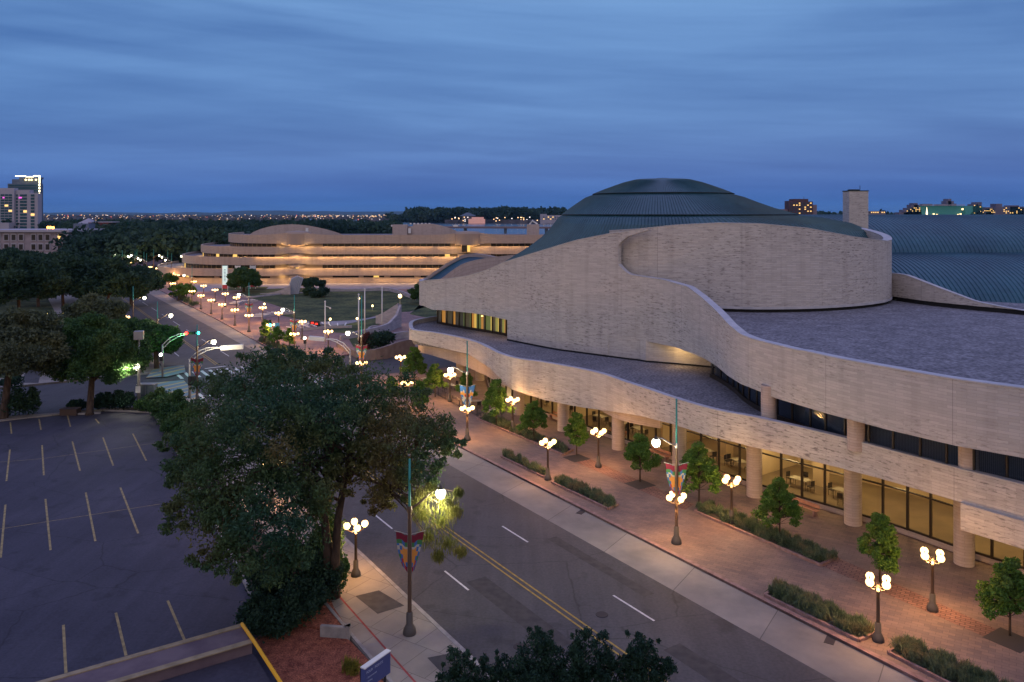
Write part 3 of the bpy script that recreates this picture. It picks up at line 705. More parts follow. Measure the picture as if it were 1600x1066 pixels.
# barrel vaults behind
def vault(name, x0, x1, y0, z0, y1, z1):
    mb = MB(); xs = []; x = x0; dx = .62
    while x < x1: xs += [(x, 0), (x+.05, .10), (x+.14, .10), (x+.19, 0)]; x += dx
    A = [math.pi/2*i/16 for i in range(17)]; b = len(mb.v); m_ = len(xs)
    for a in A:
        for X_, h in xs: mb.v.append((X_, y1-(y1-y0)*math.cos(a)-h*math.cos(a), z0+(z1-z0)*math.sin(a)+h*math.sin(a)))
    for a in [math.pi/2+math.pi/2*i/4 for i in range(1, 5)]:
        for X_, h in xs: mb.v.append((X_, y1-(y1-y0)*math.cos(a), z0+(z1-z0)*math.sin(a)))
    for i in range(20):
        for j in range(m_-1): mb.face([b+i*m_+j, b+(i+1)*m_+j, b+(i+1)*m_+j+1, b+i*m_+j+1][::-1])
    return hb(mb, name, COPPER_D)
vault('vault_roof', 42, 104, 101, 8.5, 118, 17.1); vault('vault_roof', 38, 112, 117.5, 15.5, 136, 22.65)
# brick tower
mb = MB(); c = at(1342, 340, 121); w = 30*121/F
mb.box((c.x, c.y+1.2, 18), (w, w*.8, 2*(26.3-18))); hb(mb, 'tower', STONE)
mb = MB(); mb.box((c.x, c.y+1.2, 26.36), (w+.15, w*.8+.15, .12)); mb.box((c.x-.3, c.y+1.2, 26.5), (1.4, 1.0, .2)); mb.tube([(c.x+.6, c.y+1, 26.4), (c.x+.6, c.y+1, 27.2)], .04, 5); hb(mb, 'tower_cap', SEAM)
# columns
cols_low = [(33.6, 45.4), (29.5, 52.2), (25.1, 58.9), (19.6, 64.7), (14.9, 71.2), (10.3, 77.6), (5.4, 84.2), (.8, 91), (-4.4, 109.6), (-7.2, 112.2)]
for x, y in cols_low:
    mb = MB(); mb.tube([(x, y, .12), (x, y, 5.6)], .62, 28); hb(mb, 'column', STONE_S, sm=False)
for u, v in ((1200, 651), (1337, 690), (1513, 733)):
    p = G(u, v, zT); mb = MB(); mb.tube([(p.x+.1, p.y+.15, 6.7), (p.x+.1, p.y+.15, 9.7)], .58, 28); hb(mb, 'column', STONE_S)
# ground-floor glazing, one window per bay
wl = [(38, 37), (33.6, 48.4), (29.9, 54.0), (27.7, 57.4), (25.1, 60.6), (22.2, 64.0), (19.7, 67.2), (16.6, 71.6), (13, 77), (9, 82.8), (4.5, 89.3), (.4, 95.4), (-1.8, 101), (-3.0, 106), (-3.4, 112)]
WP = smooth_path([Vector((x, y, 0)) for x, y in wl[::-1]], .4)
def split_len(P, l):
    out = []; cur = [P[0]]; acc = 0
    for a, b in zip(P, P[1:]):
        acc += (b-a).length; cur.append(b)
        if acc >= l: out.append(cur); cur = [b]; acc = 0
    if len(cur) > 1: out.append(cur)
    return out
bays = []
marks = [min(range(len(WP)), key=lambda i: (WP[i]-Vector((x+.9, y+1.4, 0))).length) for x, y in cols_low[:-2]]+[0]
marks = sorted(set(marks))+[len(WP)-1]
for a, b in zip(marks, marks[1:]):
    P = WP[a:b+1]
    if len(P) < 4: continue
    wroot = MB(); L_ = sum((P[i+1]-P[i]).length for i in range(len(P)-1)); nm = max(2, round(L_/2.0))
    for k in range(nm+1):
        q = P[round(k*(len(P)-1)/nm)]; wroot.box((q.x, q.y, 2.95), (.13, .18, 5.0), rz=math.radians(-57))
    for zz_, hh in ((.55, .14), (3.2, .10), (5.38, .14)):
        wroot.strip(offset(P, .05), [zz_-hh/2]*len(P), [zz_+hh/2]*len(P), .12)
    w_ = hb(wroot, 'window', FRAME)
    g = MB(); 
    for i in range(0, len(P)-1): g.poly([(P[i].x, P[i].y, .6), (P[i+1].x, P[i+1].y, .6), (P[i+1].x, P[i+1].y, 5.4), (P[i].x, P[i].y, 5.4)])
    g.build('pane', GLASS, w_, local=False)
mb = MB(); mb.strip(offset(WP, .12), [.0]*len(WP), [.48]*len(WP), .35); hb(mb, 'plinth', STONE_S)
# interior shell
IP = offset(WP, -7.5)
mb = MB(); mb.strip(IP, [.1]*len(IP), [5.6]*len(IP), .3); hb(mb, 'interior_wall', INT)
mb = MB(); mb.slab([(p.x, p.y) for p in offset(WP, -.2)]+[(p.x, p.y) for p in IP[::-1]], .14, .45); hb(mb, 'interior_floor', INTF)
mb = MB()
for k in (20, 52, 84, 118, 145):
    if k < len(WP):
        q = offset(WP, -4.2)[k]; mb = MB(); mb.box((q.x, q.y, 2.9), (.9, .9, 5.0), rz=.5); hb(mb, 'interior_column', INT)
for k in (36, 70, 104, 132):
    if k < len(WP)-1:
        q0 = offset(WP, -1.2)[k]; q1 = IP[k]; mb = MB(); mb.beam((q0.x, q0.y, 2.9), (q1.x, q1.y, 2.9), .2, 4.9); hb(mb, 'interior_partition', INT)
# second-storey glazing
cI = [AP[i] for i in range(min(i for i, u in enumerate(UA) if u >= 1085 and AP[i].y < 80), len(AP))]
GP = offset(cI, -1.55)
mb = MB()
L_ = 0; last = -9
for i in range(1, len(GP)):
    L_ += (GP[i]-GP[i-1]).length
    if L_-last > 1.55: last = L_; q = GP[i]; mb.box((q.x, q.y, 8.2), (.12, .14, 2.9), rz=math.radians(-57))
mb.strip(offset(GP, .1), [6.7]*len(GP), [7.12]*len(GP), .2); mb.strip(offset(GP, .05), [9.4]*len(GP), [9.62]*len(GP), .12)
up = hb(mb, 'upper_window', FRAME)
g = MB(); g.strip(GP, [7.1]*len(GP), [9.45]*len(GP), .03); g.build('pane', mat('dusk_glass', glass_fn((.7, .75, .8), .06)), up, local=False)
g = MB(); q = offset(GP, -.5); g.strip(q, [6.7]*len(q), [9.5]*len(q), .05); hb(g, 'curtain', CURT)
# lit strip windows beneath the nose
LW = offset(AP[:i0+6], -2.3); LW = [p for p in LW if p.y < 118]
cols = [((1, .62, .10), .55), ((.10, .07, .02), .3), ((1, .42, .05), .35), ((.25, .35, .06), .25), ((.9, .62, .12), .5), ((.05, .04, .02), .2), ((.55, .50, .08), .35)]
WLIT = [mat('lit_window_%s' % n_, col=(.1, .1, .1), emit=c_, es=e_) for n_, (c_, e_) in zip(('amber', 'dim', 'orange', 'olive', 'yellow', 'off', 'moss'), cols)]
mb = MB(); rg = random.Random(4)
for i in range(len(LW)-1):
    mb.cur = rg.choice([0, 1, 1, 2, 3, 4, 5, 5, 6, 6]) if LW[i].y < 113 else rg.choice([1, 5, 5, 2])
    mb.poly([(LW[i].x, LW[i].y, 6.7), (LW[i+1].x, LW[i+1].y, 6.7), (LW[i+1].x, LW[i+1].y, 9.75), (LW[i].x, LW[i].y, 9.75)])
lw = hb(mb, 'lit_window', WLIT)
mb = MB()
for i in range(0, len(LW), 3): mb.box((LW[i].x-.08, LW[i].y-.08, 8.2), (.14, .14, 3.0), rz=.6)
mb.strip(offset(LW, .12), [6.7]*len(LW), [7.1]*len(LW), .2)
mb.build('frame', FRAME, lw, local=False)
# lights that belong to the building
def hl(x, y, z_, p, col=(1, .62, .30), r=.2): return point(HALL, (x-5, y-95, z_), p, col, r)
def fit(x, y, z_, name='ceiling_light'):
    mb = MB(); mb.lathe([(.001, .04), (.14, .04), (.16, 0), (.001, -.01)], (x, y, z_), 12); return hb(mb, name, GLOBE_S)
rgi = random.Random(5); cin = offset(WP, -3.0)
for k in range(8, len(WP)-2, 12):
    q = cin[k]; hl(q.x, q.y, 4.9, rgi.choice([330, 430, 620, 380]), (1, .70, .34), .3); fit(q.x, q.y, 5.28)
for u, v, zz_ in ((1072, 549, 8.9),):
    q = Vector((17.6, 84.4, 0)); hl(q.x, q.y, 8.6, 110, (1, .62, .25), .1); fit(q.x, q.y, 8.95)
for x, y, z_, p in ((-.9, 103.2, 9.2, 60), (-4.5, 110.2, 4.0, 300), (-8, 113.6, 4.3, 260), (-.5, 103.5, 4.2, 200), (-4, 107, 8.9, 30)):
    hl(x, y, z_, p, (1, .58, .24), .15); fit(x, y, z_+.3)

# a strong wall washer beside the third pier and a few pictures on the cafe wall
q = min(WP, key=lambda w_: (w_-G(1222, 772)).length); kq = WP.index(q); q2 = offset(WP, -1.6)[kq]; hl(q2.x, q2.y, 4.7, 320, (1, .78, .42), .1)
rgp = random.Random(6)
for k in range(14, len(IP)-4, 9):
    a, b = IP[k], IP[k+2]; n_ = (b-a).normalized(); o_ = Vector((n_.y, -n_.x, 0))*.06
    mb = MB(); mb.beam((a.x+o_.x, a.y+o_.y, 2.6), (b.x+o_.x, b.y+o_.y, 2.6), .06, rgp.uniform(.9, 1.7)); hb(mb, 'wall_panel', mat('wall_panel_%d' % (k % 3), col=[(.10, .07, .04), (.35, .10, .07), (.20, .17, .10)][k % 3]))

# ------------------------------------------------------------------ the far wing (banded building)
WING = thing('curatorial_wing', (-60, 265, 0), 'far terraced office wing with warm floodlit stone bands and dark strip windows', 'building')
def wb(mb, name, m, parent=None): return mb.build(name, m, parent or WING, False, local=False)
BAND = mat('band_stone', stone_fn((.44, .34, .27), (.38, .30, .24), .1), rough=.9)
DWIN = mat('strip_glass', col=(.02, .018, .015), rough=.2)
LWIN = mat('strip_glass_lit', col=(.1, .08, .04), emit=(1, .62, .16), es=1.0)
MUL = mat('strip_mullion', col=(.10, .075, .05), rough=.6)
levels = [(-125, 2.7, 5.1), (-116.5, 6.2, 8.8), (-110, 9.6, 12.1), (-100.5, 13.1, 15.9)]
def wpath(x0, back=0):
    pts = [(x0-.5, 300), (x0, 288), (x0+3.5, 274), (x0+12, 263.5), (x0+24, 258.5), (-75, 257.5), (-66, 258.5), (-50, 260), (-20, 260), (10, 261), (40, 262)]
    pts = [p for i, p in enumerate(pts) if i < 5 or p[0] > x0+30]
    P = smooth_path([Vector((x, y+back, 0)) for x, y in pts], 2); return P
rgw = random.Random(8)
for li, (x0, zb_, zt_) in enumerate(levels):
    P = wpath(x0)
    # waved top line: rises a little over the stair bays
    tz = [zt_+(.9*math.exp(-((p.x+70)/6.0)**2)+.9*math.exp(-((p.x+14)/6.0)**2) if li == 3 else 0) for p in P]
    bz = [zb_+(.5*math.exp(-((p.x+70)/4.0)**2)+.5*math.exp(-((p.x+14)/4.0)**2) if li < 3 else -1.0*math.exp(-((p.x+70)/3.5)**4)-1.0*math.exp(-((p.x+14)/3.5)**4)) for p in P]
    mb = MB(); mb.strip(P, bz, tz, .6); wb(mb, 'stone_band', BAND)
    mb = MB(); mb.slab([(p.x, p.y) for p in offset(P, -.5)]+[(40, 300)], zb_+.15, zt_-.7); wb(mb, 'terrace_roof', GRAVEL)
    # strip window above this band (below the next)
    ztop = levels[li+1][1] if li < 3 else None
    if ztop:
        x1 = levels[li+1][0]; Pw = wpath(x1, 1.6); mb = MB()
        for i in range(len(Pw)-1):
            a, b = Pw[i], Pw[i+1]; n_ = max(1, int((b-a).length/1.2))
            for k in range(n_):
                p = a.lerp(b, k/n_); q = a.lerp(b, (k+.85)/n_); c_ = a.lerp(b, (k+1)/n_)
                gap = abs(p.x+70) < 7 or abs(p.x+14.5) < 6.5
                mb.cur = 2 if gap else (1 if rgw.random() < .05 else 0)
                mb.poly([(p.x, p.y, zt_-.75), (q.x, q.y, zt_-.75), (q.x, q.y, ztop+.2), (p.x, p.y, ztop+.2)])
                mb.cur = 2 if gap else 3
                mb.poly([(q.x, q.y-.03, zt_-.75), (c_.x, c_.y-.03, zt_-.75), (c_.x, c_.y-.03, ztop+.2), (q.x, q.y-.03, ztop+.2)])
        wb(mb, 'strip_window', [DWIN, LWIN, BAND, MUL])
    for cxx in (-70, -14.5):
        mb = MB(); mb.lathe([(3.4, 0), (3.4, .9 if li < 3 else .0), (3.1, .9 if li < 3 else 0.01)], (cxx, 261.2, zb_-.75 if li < 3 else 12.0), 20)
        if li < 3: wb(mb, 'balcony', BAND)
        if li:
            mb = MB(); mb.cur = 0; mb.box((cxx-.9, 258.9, zb_-1.5), (1.7, .2, 2.4)); mb.cur = 1; mb.box((cxx+.5, 258.85, zb_-1.5), (.9, .2, 2.3)); wb(mb, 'stair_window', [DWIN, LWIN])
for cxx in (-70, -14.5):
    mb = MB(); mb.lathe([(4.2, 12.6), (4.3, 13), (4.3, 16.3), (3.8, 16.9), (.01, 17.2)], (cxx, 261.5, 0), 28); wb(mb, 'stair_bay', BAND)
# ground storey
Pg = wpath(-122, 1.0); mb = MB(); mb.strip(Pg, [0]*len(Pg), [1.95]*len(Pg), .5); mb.strip(wpath(-122, 1.2), [2.55]*len(Pg), [2.9]*len(Pg), .5); wb(mb, 'ground_wall', BAND)
Pw = wpath(-122, 1.5); mb = MB()
for i in range(len(Pw)-1):
    a, b = Pw[i], Pw[i+1]; gap = abs(a.x+70) < 9 or (i % 5 == 0); mb.cur = 2 if gap else (1 if rgw.random() < .08 else 0)
    mb.poly([(a.x, a.y-(.6 if gap else 0), 1.9), (b.x, b.y-(.6 if gap else 0), 1.9), (b.x, b.y-(.6 if gap else 0), 2.9), (a.x, a.y-(.6 if gap else 0), 2.9)])
wb(mb, 'strip_window', [DWIN, LWIN, BAND, MUL])
# penthouses with arched parapets
def pent(x0, x1, y, zc, top, pk, seedx=0, box=None):
    P = [Vector((x0+(x1-x0)*i/20, y+5*abs(i/10-1)**2.5, 0)) for i in range(21)]
    mb = MB(); mb.strip(P, [zc]*21, [zc+.3+(top-zc)*max(0, math.sin(math.pi*(i/20)**pk))**.8 for i in range(21)], .6); wb(mb, 'penthouse_wall', STONE_S)
pent(-92, -59, 275, 15.0, 18.8, .95); pent(-41, -17, 275, 15.0, 19.0, 1.0)
for c__, s__ in (((-38.6, 277, 17), (5, 4, 4.0)), ((7.2, 275, 16.6), (4.2, 4, 5.0)), ((-31, 280, 18.6), (7, 3, 1.2))): wb(MB().box(c__, s__), 'roof_box', STONE_S)
mb = MB()
for q in range(6): wb(MB().box((-35+q*1.3, 276.2, 19.3), (.6, .5, .5)), 'roof_vent', WHITEM)
for q in (-41, -19.5): wb(MB().box((q, 276.5, 18.6), (1.5, 1, .6)), 'roof_vent', WHITEM)
mb.tube([(6, 274, 19), (7, 273.8, 20.4), (8.6, 274, 19.2)], .35, 6); wb(mb, 'roof_vent', WHITEM)
for c__ in ((-35.2, 274.9, 16.9), (-70.5, 275.2, 17)): wb(MB().box(c__, (.9, .3, 1.7)), 'roof_door', WHITEM)
for zl, li, pw in ((2.2, 0, 85), (5.9, 1, 95), (9.3, 2, 95), (12.8, 3, 80)):
    Pq = offset(wpath(levels[li][0]), .5); acc = 0
    for i in range(1, len(Pq)):
        acc += (Pq[i]-Pq[i-1]).length
        if acc > 9.0 and Pq[i].x < 22 and Pq[i].y < 275:
            acc = 0; la = bpy.data.lights.new('strip_light', 'AREA'); la.shape = 'RECTANGLE'; la.size = 8.2; la.size_y = .12; la.energy = pw*2.1; la.color = (1, .56, .21)
            lo = bpy.data.objects.new('strip_light', la); COL.objects.link(lo); m_ = (Pq[i]+Pq[i-4])/2; d_ = Pq[i]-Pq[i-1]; lo.parent = WING; lo.location = (m_.x+60, m_.y-265, zl-.05); lo.rotation_euler = (0, 0, math.atan2(d_.y, d_.x))
for cxx in (-70, -14.5):
    for zl in (2.4, 5.6, 9.0, 12.4):
        for s in (-4.2, 4.2): point(WING, (cxx+s+60, 257.4-265, zl), 75, (1, .62, .20), .1)

# ------------------------------------------------------------------ garden between the two buildings
def lawn(name, px, z0=.15, m=GRASS): return struct(MB().slab([G(u, v, 0) for u, v in px], .05, z0).build(name, m))
lawn('lawn', [(378, 453), (470, 451), (560, 453), (622, 457), (652, 463), (668, 480), (640, 488), (600, 490), (588, 494), (575, 498), (545, 502), (520, 503), (490, 505), (465, 500), (440, 494), (447, 484), (425, 476), (392, 467), (376, 461)])
lawn('lawn', [(500, 512), (540, 508), (575, 500), (590, 497), (600, 504), (585, 512), (560, 517), (545, 522), (510, 520)])
lawn('lawn', [(337, 452), (372, 449), (420, 449), (415, 453), (355, 455), (335, 455)])
lawn('lawn', [(655, 448), (700, 446), (760, 455), (760, 500), (680, 500), (640, 492), (655, 478)])
lawn('lawn', [(545, 531), (585, 523), (606, 525), (597, 538), (575, 547), (552, 543)])
struct(MB().slab([G(300, 444), G(700, 443), G(700, 452), G(560, 453), G(470, 451), G(378, 453), G(300, 458)], .05, .14).build('far_path', PATHC))
struct(MB().slab([G(u, v) for u, v in ((465, 500), (490, 505), (520, 503), (545, 502), (575, 498), (620, 489), (625, 493), (590, 497), (575, 501), (540, 509), (500, 513), (478, 510), (455, 505))], .05, .145).build('path', PATHC))
def gwall(name, label, px, tops, w=.5, m=WALLC, cat='wall'):
    P = smooth_path([G(u, v) for u, v in px], 1.0); us = [u for u, v in px]
    L0 = [0]; pts = [G(u, v) for u, v in px]
    for a, b in zip(pts, pts[1:]): L0.append(L0[-1]+(b-a).length)
    hz = [H-(tv-HV)*p.y/F for tv, p in zip(tops, pts)]
    acc = 0; zs = []
    for i, p in enumerate(P):
        if i: acc += (p-P[i-1]).length
        zs.append(max(.25, float(np.interp(acc, L0, hz))))
    o = MB().strip(P, [0]*len(P), zs, w).build(name, m); tag(o, label, cat); return o
gwall('garden_wall', 'angular pale garden wall rising to the right beside the flagpoles', [(587, 507), (600, 508), (622, 509)], [494, 488, 474])
gwall('garden_wall', 'curved garden wall sweeping down in front of the angular wall', [(624, 512), (617, 514), (605, 519), (590, 523), (565, 527), (530, 532)], [476, 493, 505, 510, 516, 524])
gwall('garden_wall', 'long low curved wall of the ramp leading to the hall', [(645, 530), (620, 531), (600, 536), (583, 542)], [517, 519, 524, 532], m=WALLC)
gwall('garden_wall', 'brown curved retaining wall beside the side street', [(645, 551), (620, 556), (600, 560), (580, 562), (562, 559), (545, 550), (530, 542)], [528, 534, 541, 546, 548, 543, 536], m=mat('brown_wall', noisy((.16, .12, .11), (.22, .17, .15), 1), rough=.9))
gwall('garden_wall', 'thin white kerb arching across the far path', [(650, 470), (632, 462), (615, 457), (600, 455), (560, 456), (500, 456)], [463, 456, 451, 449.5, 451, 453])
gwall('garden_wall', 'white curved kerb at the top of the far lawn', [(500, 458), (450, 460), (420, 463), (390, 466), (370, 462)], [456, 457.5, 460, 463, 459])
gwall('garden_wall', 'pale block at the head of the stairs near the hall', [(640, 462), (652, 465)], [455, 461], .8)
gwall('garden_wall', 'low white curved kerb around the flagpole plinths', [(590, 512), (581, 514), (575, 518), (578, 521), (590, 521)], [508, 509, 512, 516, 517], .3)
# curved striped benches
def slatseat(label, u, v, R0, a0, a1, w=1.8, n=9):
    c = G(u, v); t = thing('curved_bench', c, label, 'bench', 'striped curved benches on the north plaza'); mb = MB()
    A = np.linspace(a0, a1, 14)
    P = [Vector((R0*math.cos(a)-R0*math.cos((a0+a1)/2), R0*math.sin(a)-R0*math.sin((a0+a1)/2), 0)) for a in A]
    mb.strip(P, [0]*14, [.62]*14, .4); mb.build('base', WALLC, t); mb = MB()
    for k in range(n):
        q = P[1+round(k*(len(P)-3)/(n-1))]; d = Vector((math.cos(A[1+round(k*11/(n-1))]), math.sin(A[1+round(k*11/(n-1))]), 0))
        mb.beam(Vector((q.x, q.y, .68))-d*.2, Vector((q.x, q.y, .68))+d*w, .22, .08)
    mb.build('slat', WHITEM, t); return t
slatseat('striped white curved bench beside the banner pole on the plaza', 378, 475, 7, 2.2, 3.6)
slatseat('striped white curved bench left of the green signal lamp', 424, 495, 8, 2.0, 3.4, 3.0)
slatseat('largest striped white curved bench beside the red light fixture', 478, 517, 14, 1.6, 2.9, 3.4, 14)
slatseat('small striped white bench inside the arc of the largest one', 492, 512, 6, 1.7, 2.8, 2.4, 7)
# shell-like fin sculpture
t = thing('fin_sculpture', G(455, 461), 'tall white ribbed fin sculpture leaning over the lawn', 'sculpture')
mb = MB()
for k in range(7):
    a = k*.42; pts = [Vector((-1.2+a+1.6*math.sin(q*1.35), .25*k, 5.4*math.sin(q*1.5)*(1-.04*abs(k-3)))) for q in np.linspace(0, 1, 9)]
    mb.tube(pts, [.28]*8+[.1], 6)
mb.build('rib', mat('pale_blue_metal', col=(.34, .38, .46), rough=.5), t)
mb = MB(); P = [Vector((-9+i, .8-.02*i*i, 0)) for i in range(10)]; mb.strip(P, [0]*10, [.3+.030*i*i for i in range(10)], .4); mb.build('plinth_wall', WALLC, t)
# tall vertical exhibition banners
def bannerpost(label, u, v, w, glow):
    c = G(u, v); t = thing('exhibition_banner', c, label, 'banner', 'tall banners in front of the far wing')
    h = H-(415-HV)*c.y/F
    mb = MB(); mb.tube([(-w/2-.1, 0, 0), (-w/2-.1, 0, h)], .12, 8); mb.tube([(w/2+.1, 0, 0), (w/2+.1, 0, h)], .12, 8); mb.build('post', WHITEM, t)
    mb = MB(); mb.cur = 0; mb.box((0, 0, h*.62), (w, .1, h*.74)); mb.cur = 1; mb.box((0, -.02, h*.17), (w, .1, h*.14))
    mb.cur = 2
    for i in range(9): mb.box((-.02, -.06, h*(.40+.055*i)), (w*.4, .03, h*.022))
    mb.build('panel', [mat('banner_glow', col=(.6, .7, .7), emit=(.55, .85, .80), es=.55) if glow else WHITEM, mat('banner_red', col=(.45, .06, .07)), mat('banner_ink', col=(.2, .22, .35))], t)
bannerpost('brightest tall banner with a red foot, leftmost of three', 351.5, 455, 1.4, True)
bannerpost('tall white banner half hidden by the round tree, middle of three', 371.5, 452, 1.3, False)
bannerpost('tall white banner on the right edge of the round tree', 395, 452, 1.4, False)
# flagpoles
for u, v, tv, lb in ((508, 536, 472, 'shortest white mast with a camera bracket near the lawn'), (570, 532, 453, 'white flagpole standing between the two others'), (597, 518, 450, 'rightmost white flagpole in front of the angular wall'), (560.5, 545, 461, 'leftmost white flagpole beside the lamp with banners')):
    c = G(u, v); h = H-(tv-HV)*c.y/F; t = thing('flagpole', c, lb, 'flagpole', 'white masts in the garden')
    mb = MB(); mb.tube([(0, 0, 0), (0, 0, h)], [.14, .09], 8); mb.build('pole', WHITEM, t, True)
    mb = MB(); mb.ball((0, 0, h+.08), .16, 8, 6); mb.build('finial', WHITEM, t)
    if u == 508: mb = MB(); mb.beam((0, 0, h-.7), (.9, 0, h-1.0), .08, .08); mb.ball((.9, 0, h-1.1), .18, 8, 6); mb.build('camera_bracket', WHITEM, t)
# small garden lights
for u, v, p, lb in ((413, 483, 3, 'small round garden light on the left of the lawn'), (516, 508, 6, 'small yellow path light at the foot of the lawn'), (558, 507, 6, 'small yellow path light between the flagpoles and the lawn'), (582, 486, 6, 'small yellow path light behind the flagpoles'), (561, 474, 6, 'small yellow path light on the bracket mast'), (625, 507, 60, 'bright star-like floodlight on top of the angular garden wall')):
    c = G(u, v); zl = 1.0 if p < 50 else 5.6; t = thing('garden_light', c, lb, 'light', 'small garden lights')
    mb = MB(); mb.tube([(0, 0, 0), (0, 0, zl)], .06, 6); mb.build('post', GALV, t); mb = MB(); mb.ball((0, 0, zl+.2), .24 if p < 50 else .4, 10, 8); mb.build('lamp', GLOBE_S if p < 50 else GLOBE, t)
    point(t, (0, -.5, zl+.6), p*6, (1, .75, .35), .2)

# ------------------------------------------------------------------ street lamps
def cluster_parts(t):
    mb = MB(); mb.lathe([(.30, 0), (.32, .06), (.30, .22), (.20, .42), (.17, .46), (.16, .95), (.12, 1.0)], n=14); mb.build('base', BASEM, t, True)
    mb = MB(); mb.lathe([(.10, .95), (.075, 3.0), (.11, 3.02), (.11, 3.08), (.001, 3.12)], n=12); mb.build('post', POLE, t, True)
    cluster_head(t, 3.0)
def cluster_head(t, z_):
    for k in range(4):
        mb = MB(); a = k*math.pi/2+.35; c, s = math.cos(a), math.sin(a)
        mb.tube([(0, 0, z_-.1), (c*.25, s*.25, z_-.18), (c*.5, s*.5, z_-.08), (c*.57, s*.57, z_+.0)], .028, 5)
        mb.lathe([(.10, -.05), (.11, .0), (.03, .02)], (c*.57, s*.57, z_+.02), 8)
        mb.build('arm', POLE, t)
        MB().lathe([(.05, .0), (.02, .1), (.001, .2)], (c*.57, s*.57, z_+.42), 6).build('finial', POLE, t)
    for k in range(4):
        a = k*math.pi/2+.35; mb = MB(); mb.ball((math.cos(a)*.57, math.sin(a)*.57, z_+.22), .215, 14, 10); mb.build('globe', GLOBE, t, True)
CL = (1, .50, .17)
clus = [  # u, v of the globes, label
 (1457, 871, 'four-globe lamp nearest the right edge, on the building side of the plaza'),
 (1143, 753, 'four-globe lamp in the planter in front of the widest lit cafe window'),
 (935, 677, 'four-globe lamp between the second and third round street trees'),
 (801, 627, 'four-globe lamp between the leafy pointed tree and the small round tree'),
 (703, 588, 'four-globe lamp beside the cafe fence under the drum of the hall'),
 (626, 560, 'four-globe lamp at the corner of the side street left of the hall'),
 (1372, 912, 'kerbside four-globe lamp nearest the camera, below the tree by the right edge'),
 (856, 694, 'kerbside four-globe lamp standing between two beds of grass'),
 (636, 600, 'kerbside four-globe lamp rising behind the crown of the big tree'),
 (513, 519.5, 'four-globe lamp beside the curved planter at the plaza corner'),
 (472, 504, 'four-globe lamp beside the largest striped bench'),
 (435.5, 490.5, 'four-globe lamp beside the left striped bench'),
 (410.5, 482, 'four-globe lamp at the left tip of the lawn'),
 (367, 485.5, 'kerbside four-globe lamp, second row step left of the banner lamp'),
 (347, 477, 'kerbside four-globe lamp, third from the crossing'),
 (330, 470, 'kerbside four-globe lamp, fourth from the crossing'),
 (369.5, 466, 'four-globe lamp below the round tree by the tall banners'),
 (352, 460, 'four-globe lamp just below the brightest tall banner'),
 (336, 454, 'four-globe lamp left of the brightest tall banner'),
 (318, 447.5, 'four-globe lamp in front of the lowest terrace of the wing'),
 (303, 441, 'four-globe lamp at the left end of the wing'),
 (314, 463, 'kerbside four-globe lamp, fifth from the crossing'),
 (284, 449, 'four-globe lamp among the young trees at the second crossing'),
 (270, 444, 'four-globe lamp at the far corner of the second crossing'),
 (276.5, 431, 'far four-globe lamp just left of the wing'),
 (268, 428, 'far four-globe lamp behind the one left of the wing'),
 (256.5, 419.5, 'far four-globe lamp above the green signal, brightest of its cluster'),
 (247, 420, 'far four-globe lamp in the row beyond the green signal'),
 (234.5, 418, 'far four-globe lamp halfway between the signals'),
 (221, 421.5, 'far four-globe lamp at the edge of the dark trees'),
 (238, 429, 'far four-globe lamp just right of the green signal'),
 (207, 411, 'far four-globe lamp low over the boulevard'),
 (195.5, 410.5, 'far four-globe lamp second from the left end of the boulevard'),
 (556, 829, 'four-globe lamp on the near sidewalk beneath the big tree'),
 (453, 727, 'four-globe lamp mostly hidden inside the big tree'),
 (186, 487, 'four-globe lamp among the trees left of the boulevard'),
 (196, 497, 'lower four-globe lamp among the trees left of the boulevard'),
 (423, 509, 'kerbside four-globe lamp under the green traffic signal'),
]
proto = None
for i, (u, v, lb) in enumerate(clus):
    if i == 33: p = G(556, 903)
    elif i == 34: p = K(.93, 333+(727-333)*1.159)
    else: p = G(u, HV+(v-HV)*1.161)
    p.z = .13
    if proto is None:
        proto = thing('street_lamp', p, lb, 'street lamp', 'four-globe lamps'); cluster_parts(proto); point(proto, (0, 0, 2.62), 760, CL, .30); o = proto
    else: o = copy_tree(proto)
    o.location = p; o['label'] = lb; o.rotation_euler.z = 0
BN = [mat(n_, col=c_, rough=.8) for n_, c_ in (('banner_maroon', (.13, .010, .025)), ('banner_orange', (.48, .20, .04)), ('banner_blue', (.035, .11, .28)), ('banner_green', (.04, .14, .05)), ('banner_cream', (.34, .32, .27)), ('banner_crimson', (.28, .02, .03)))]
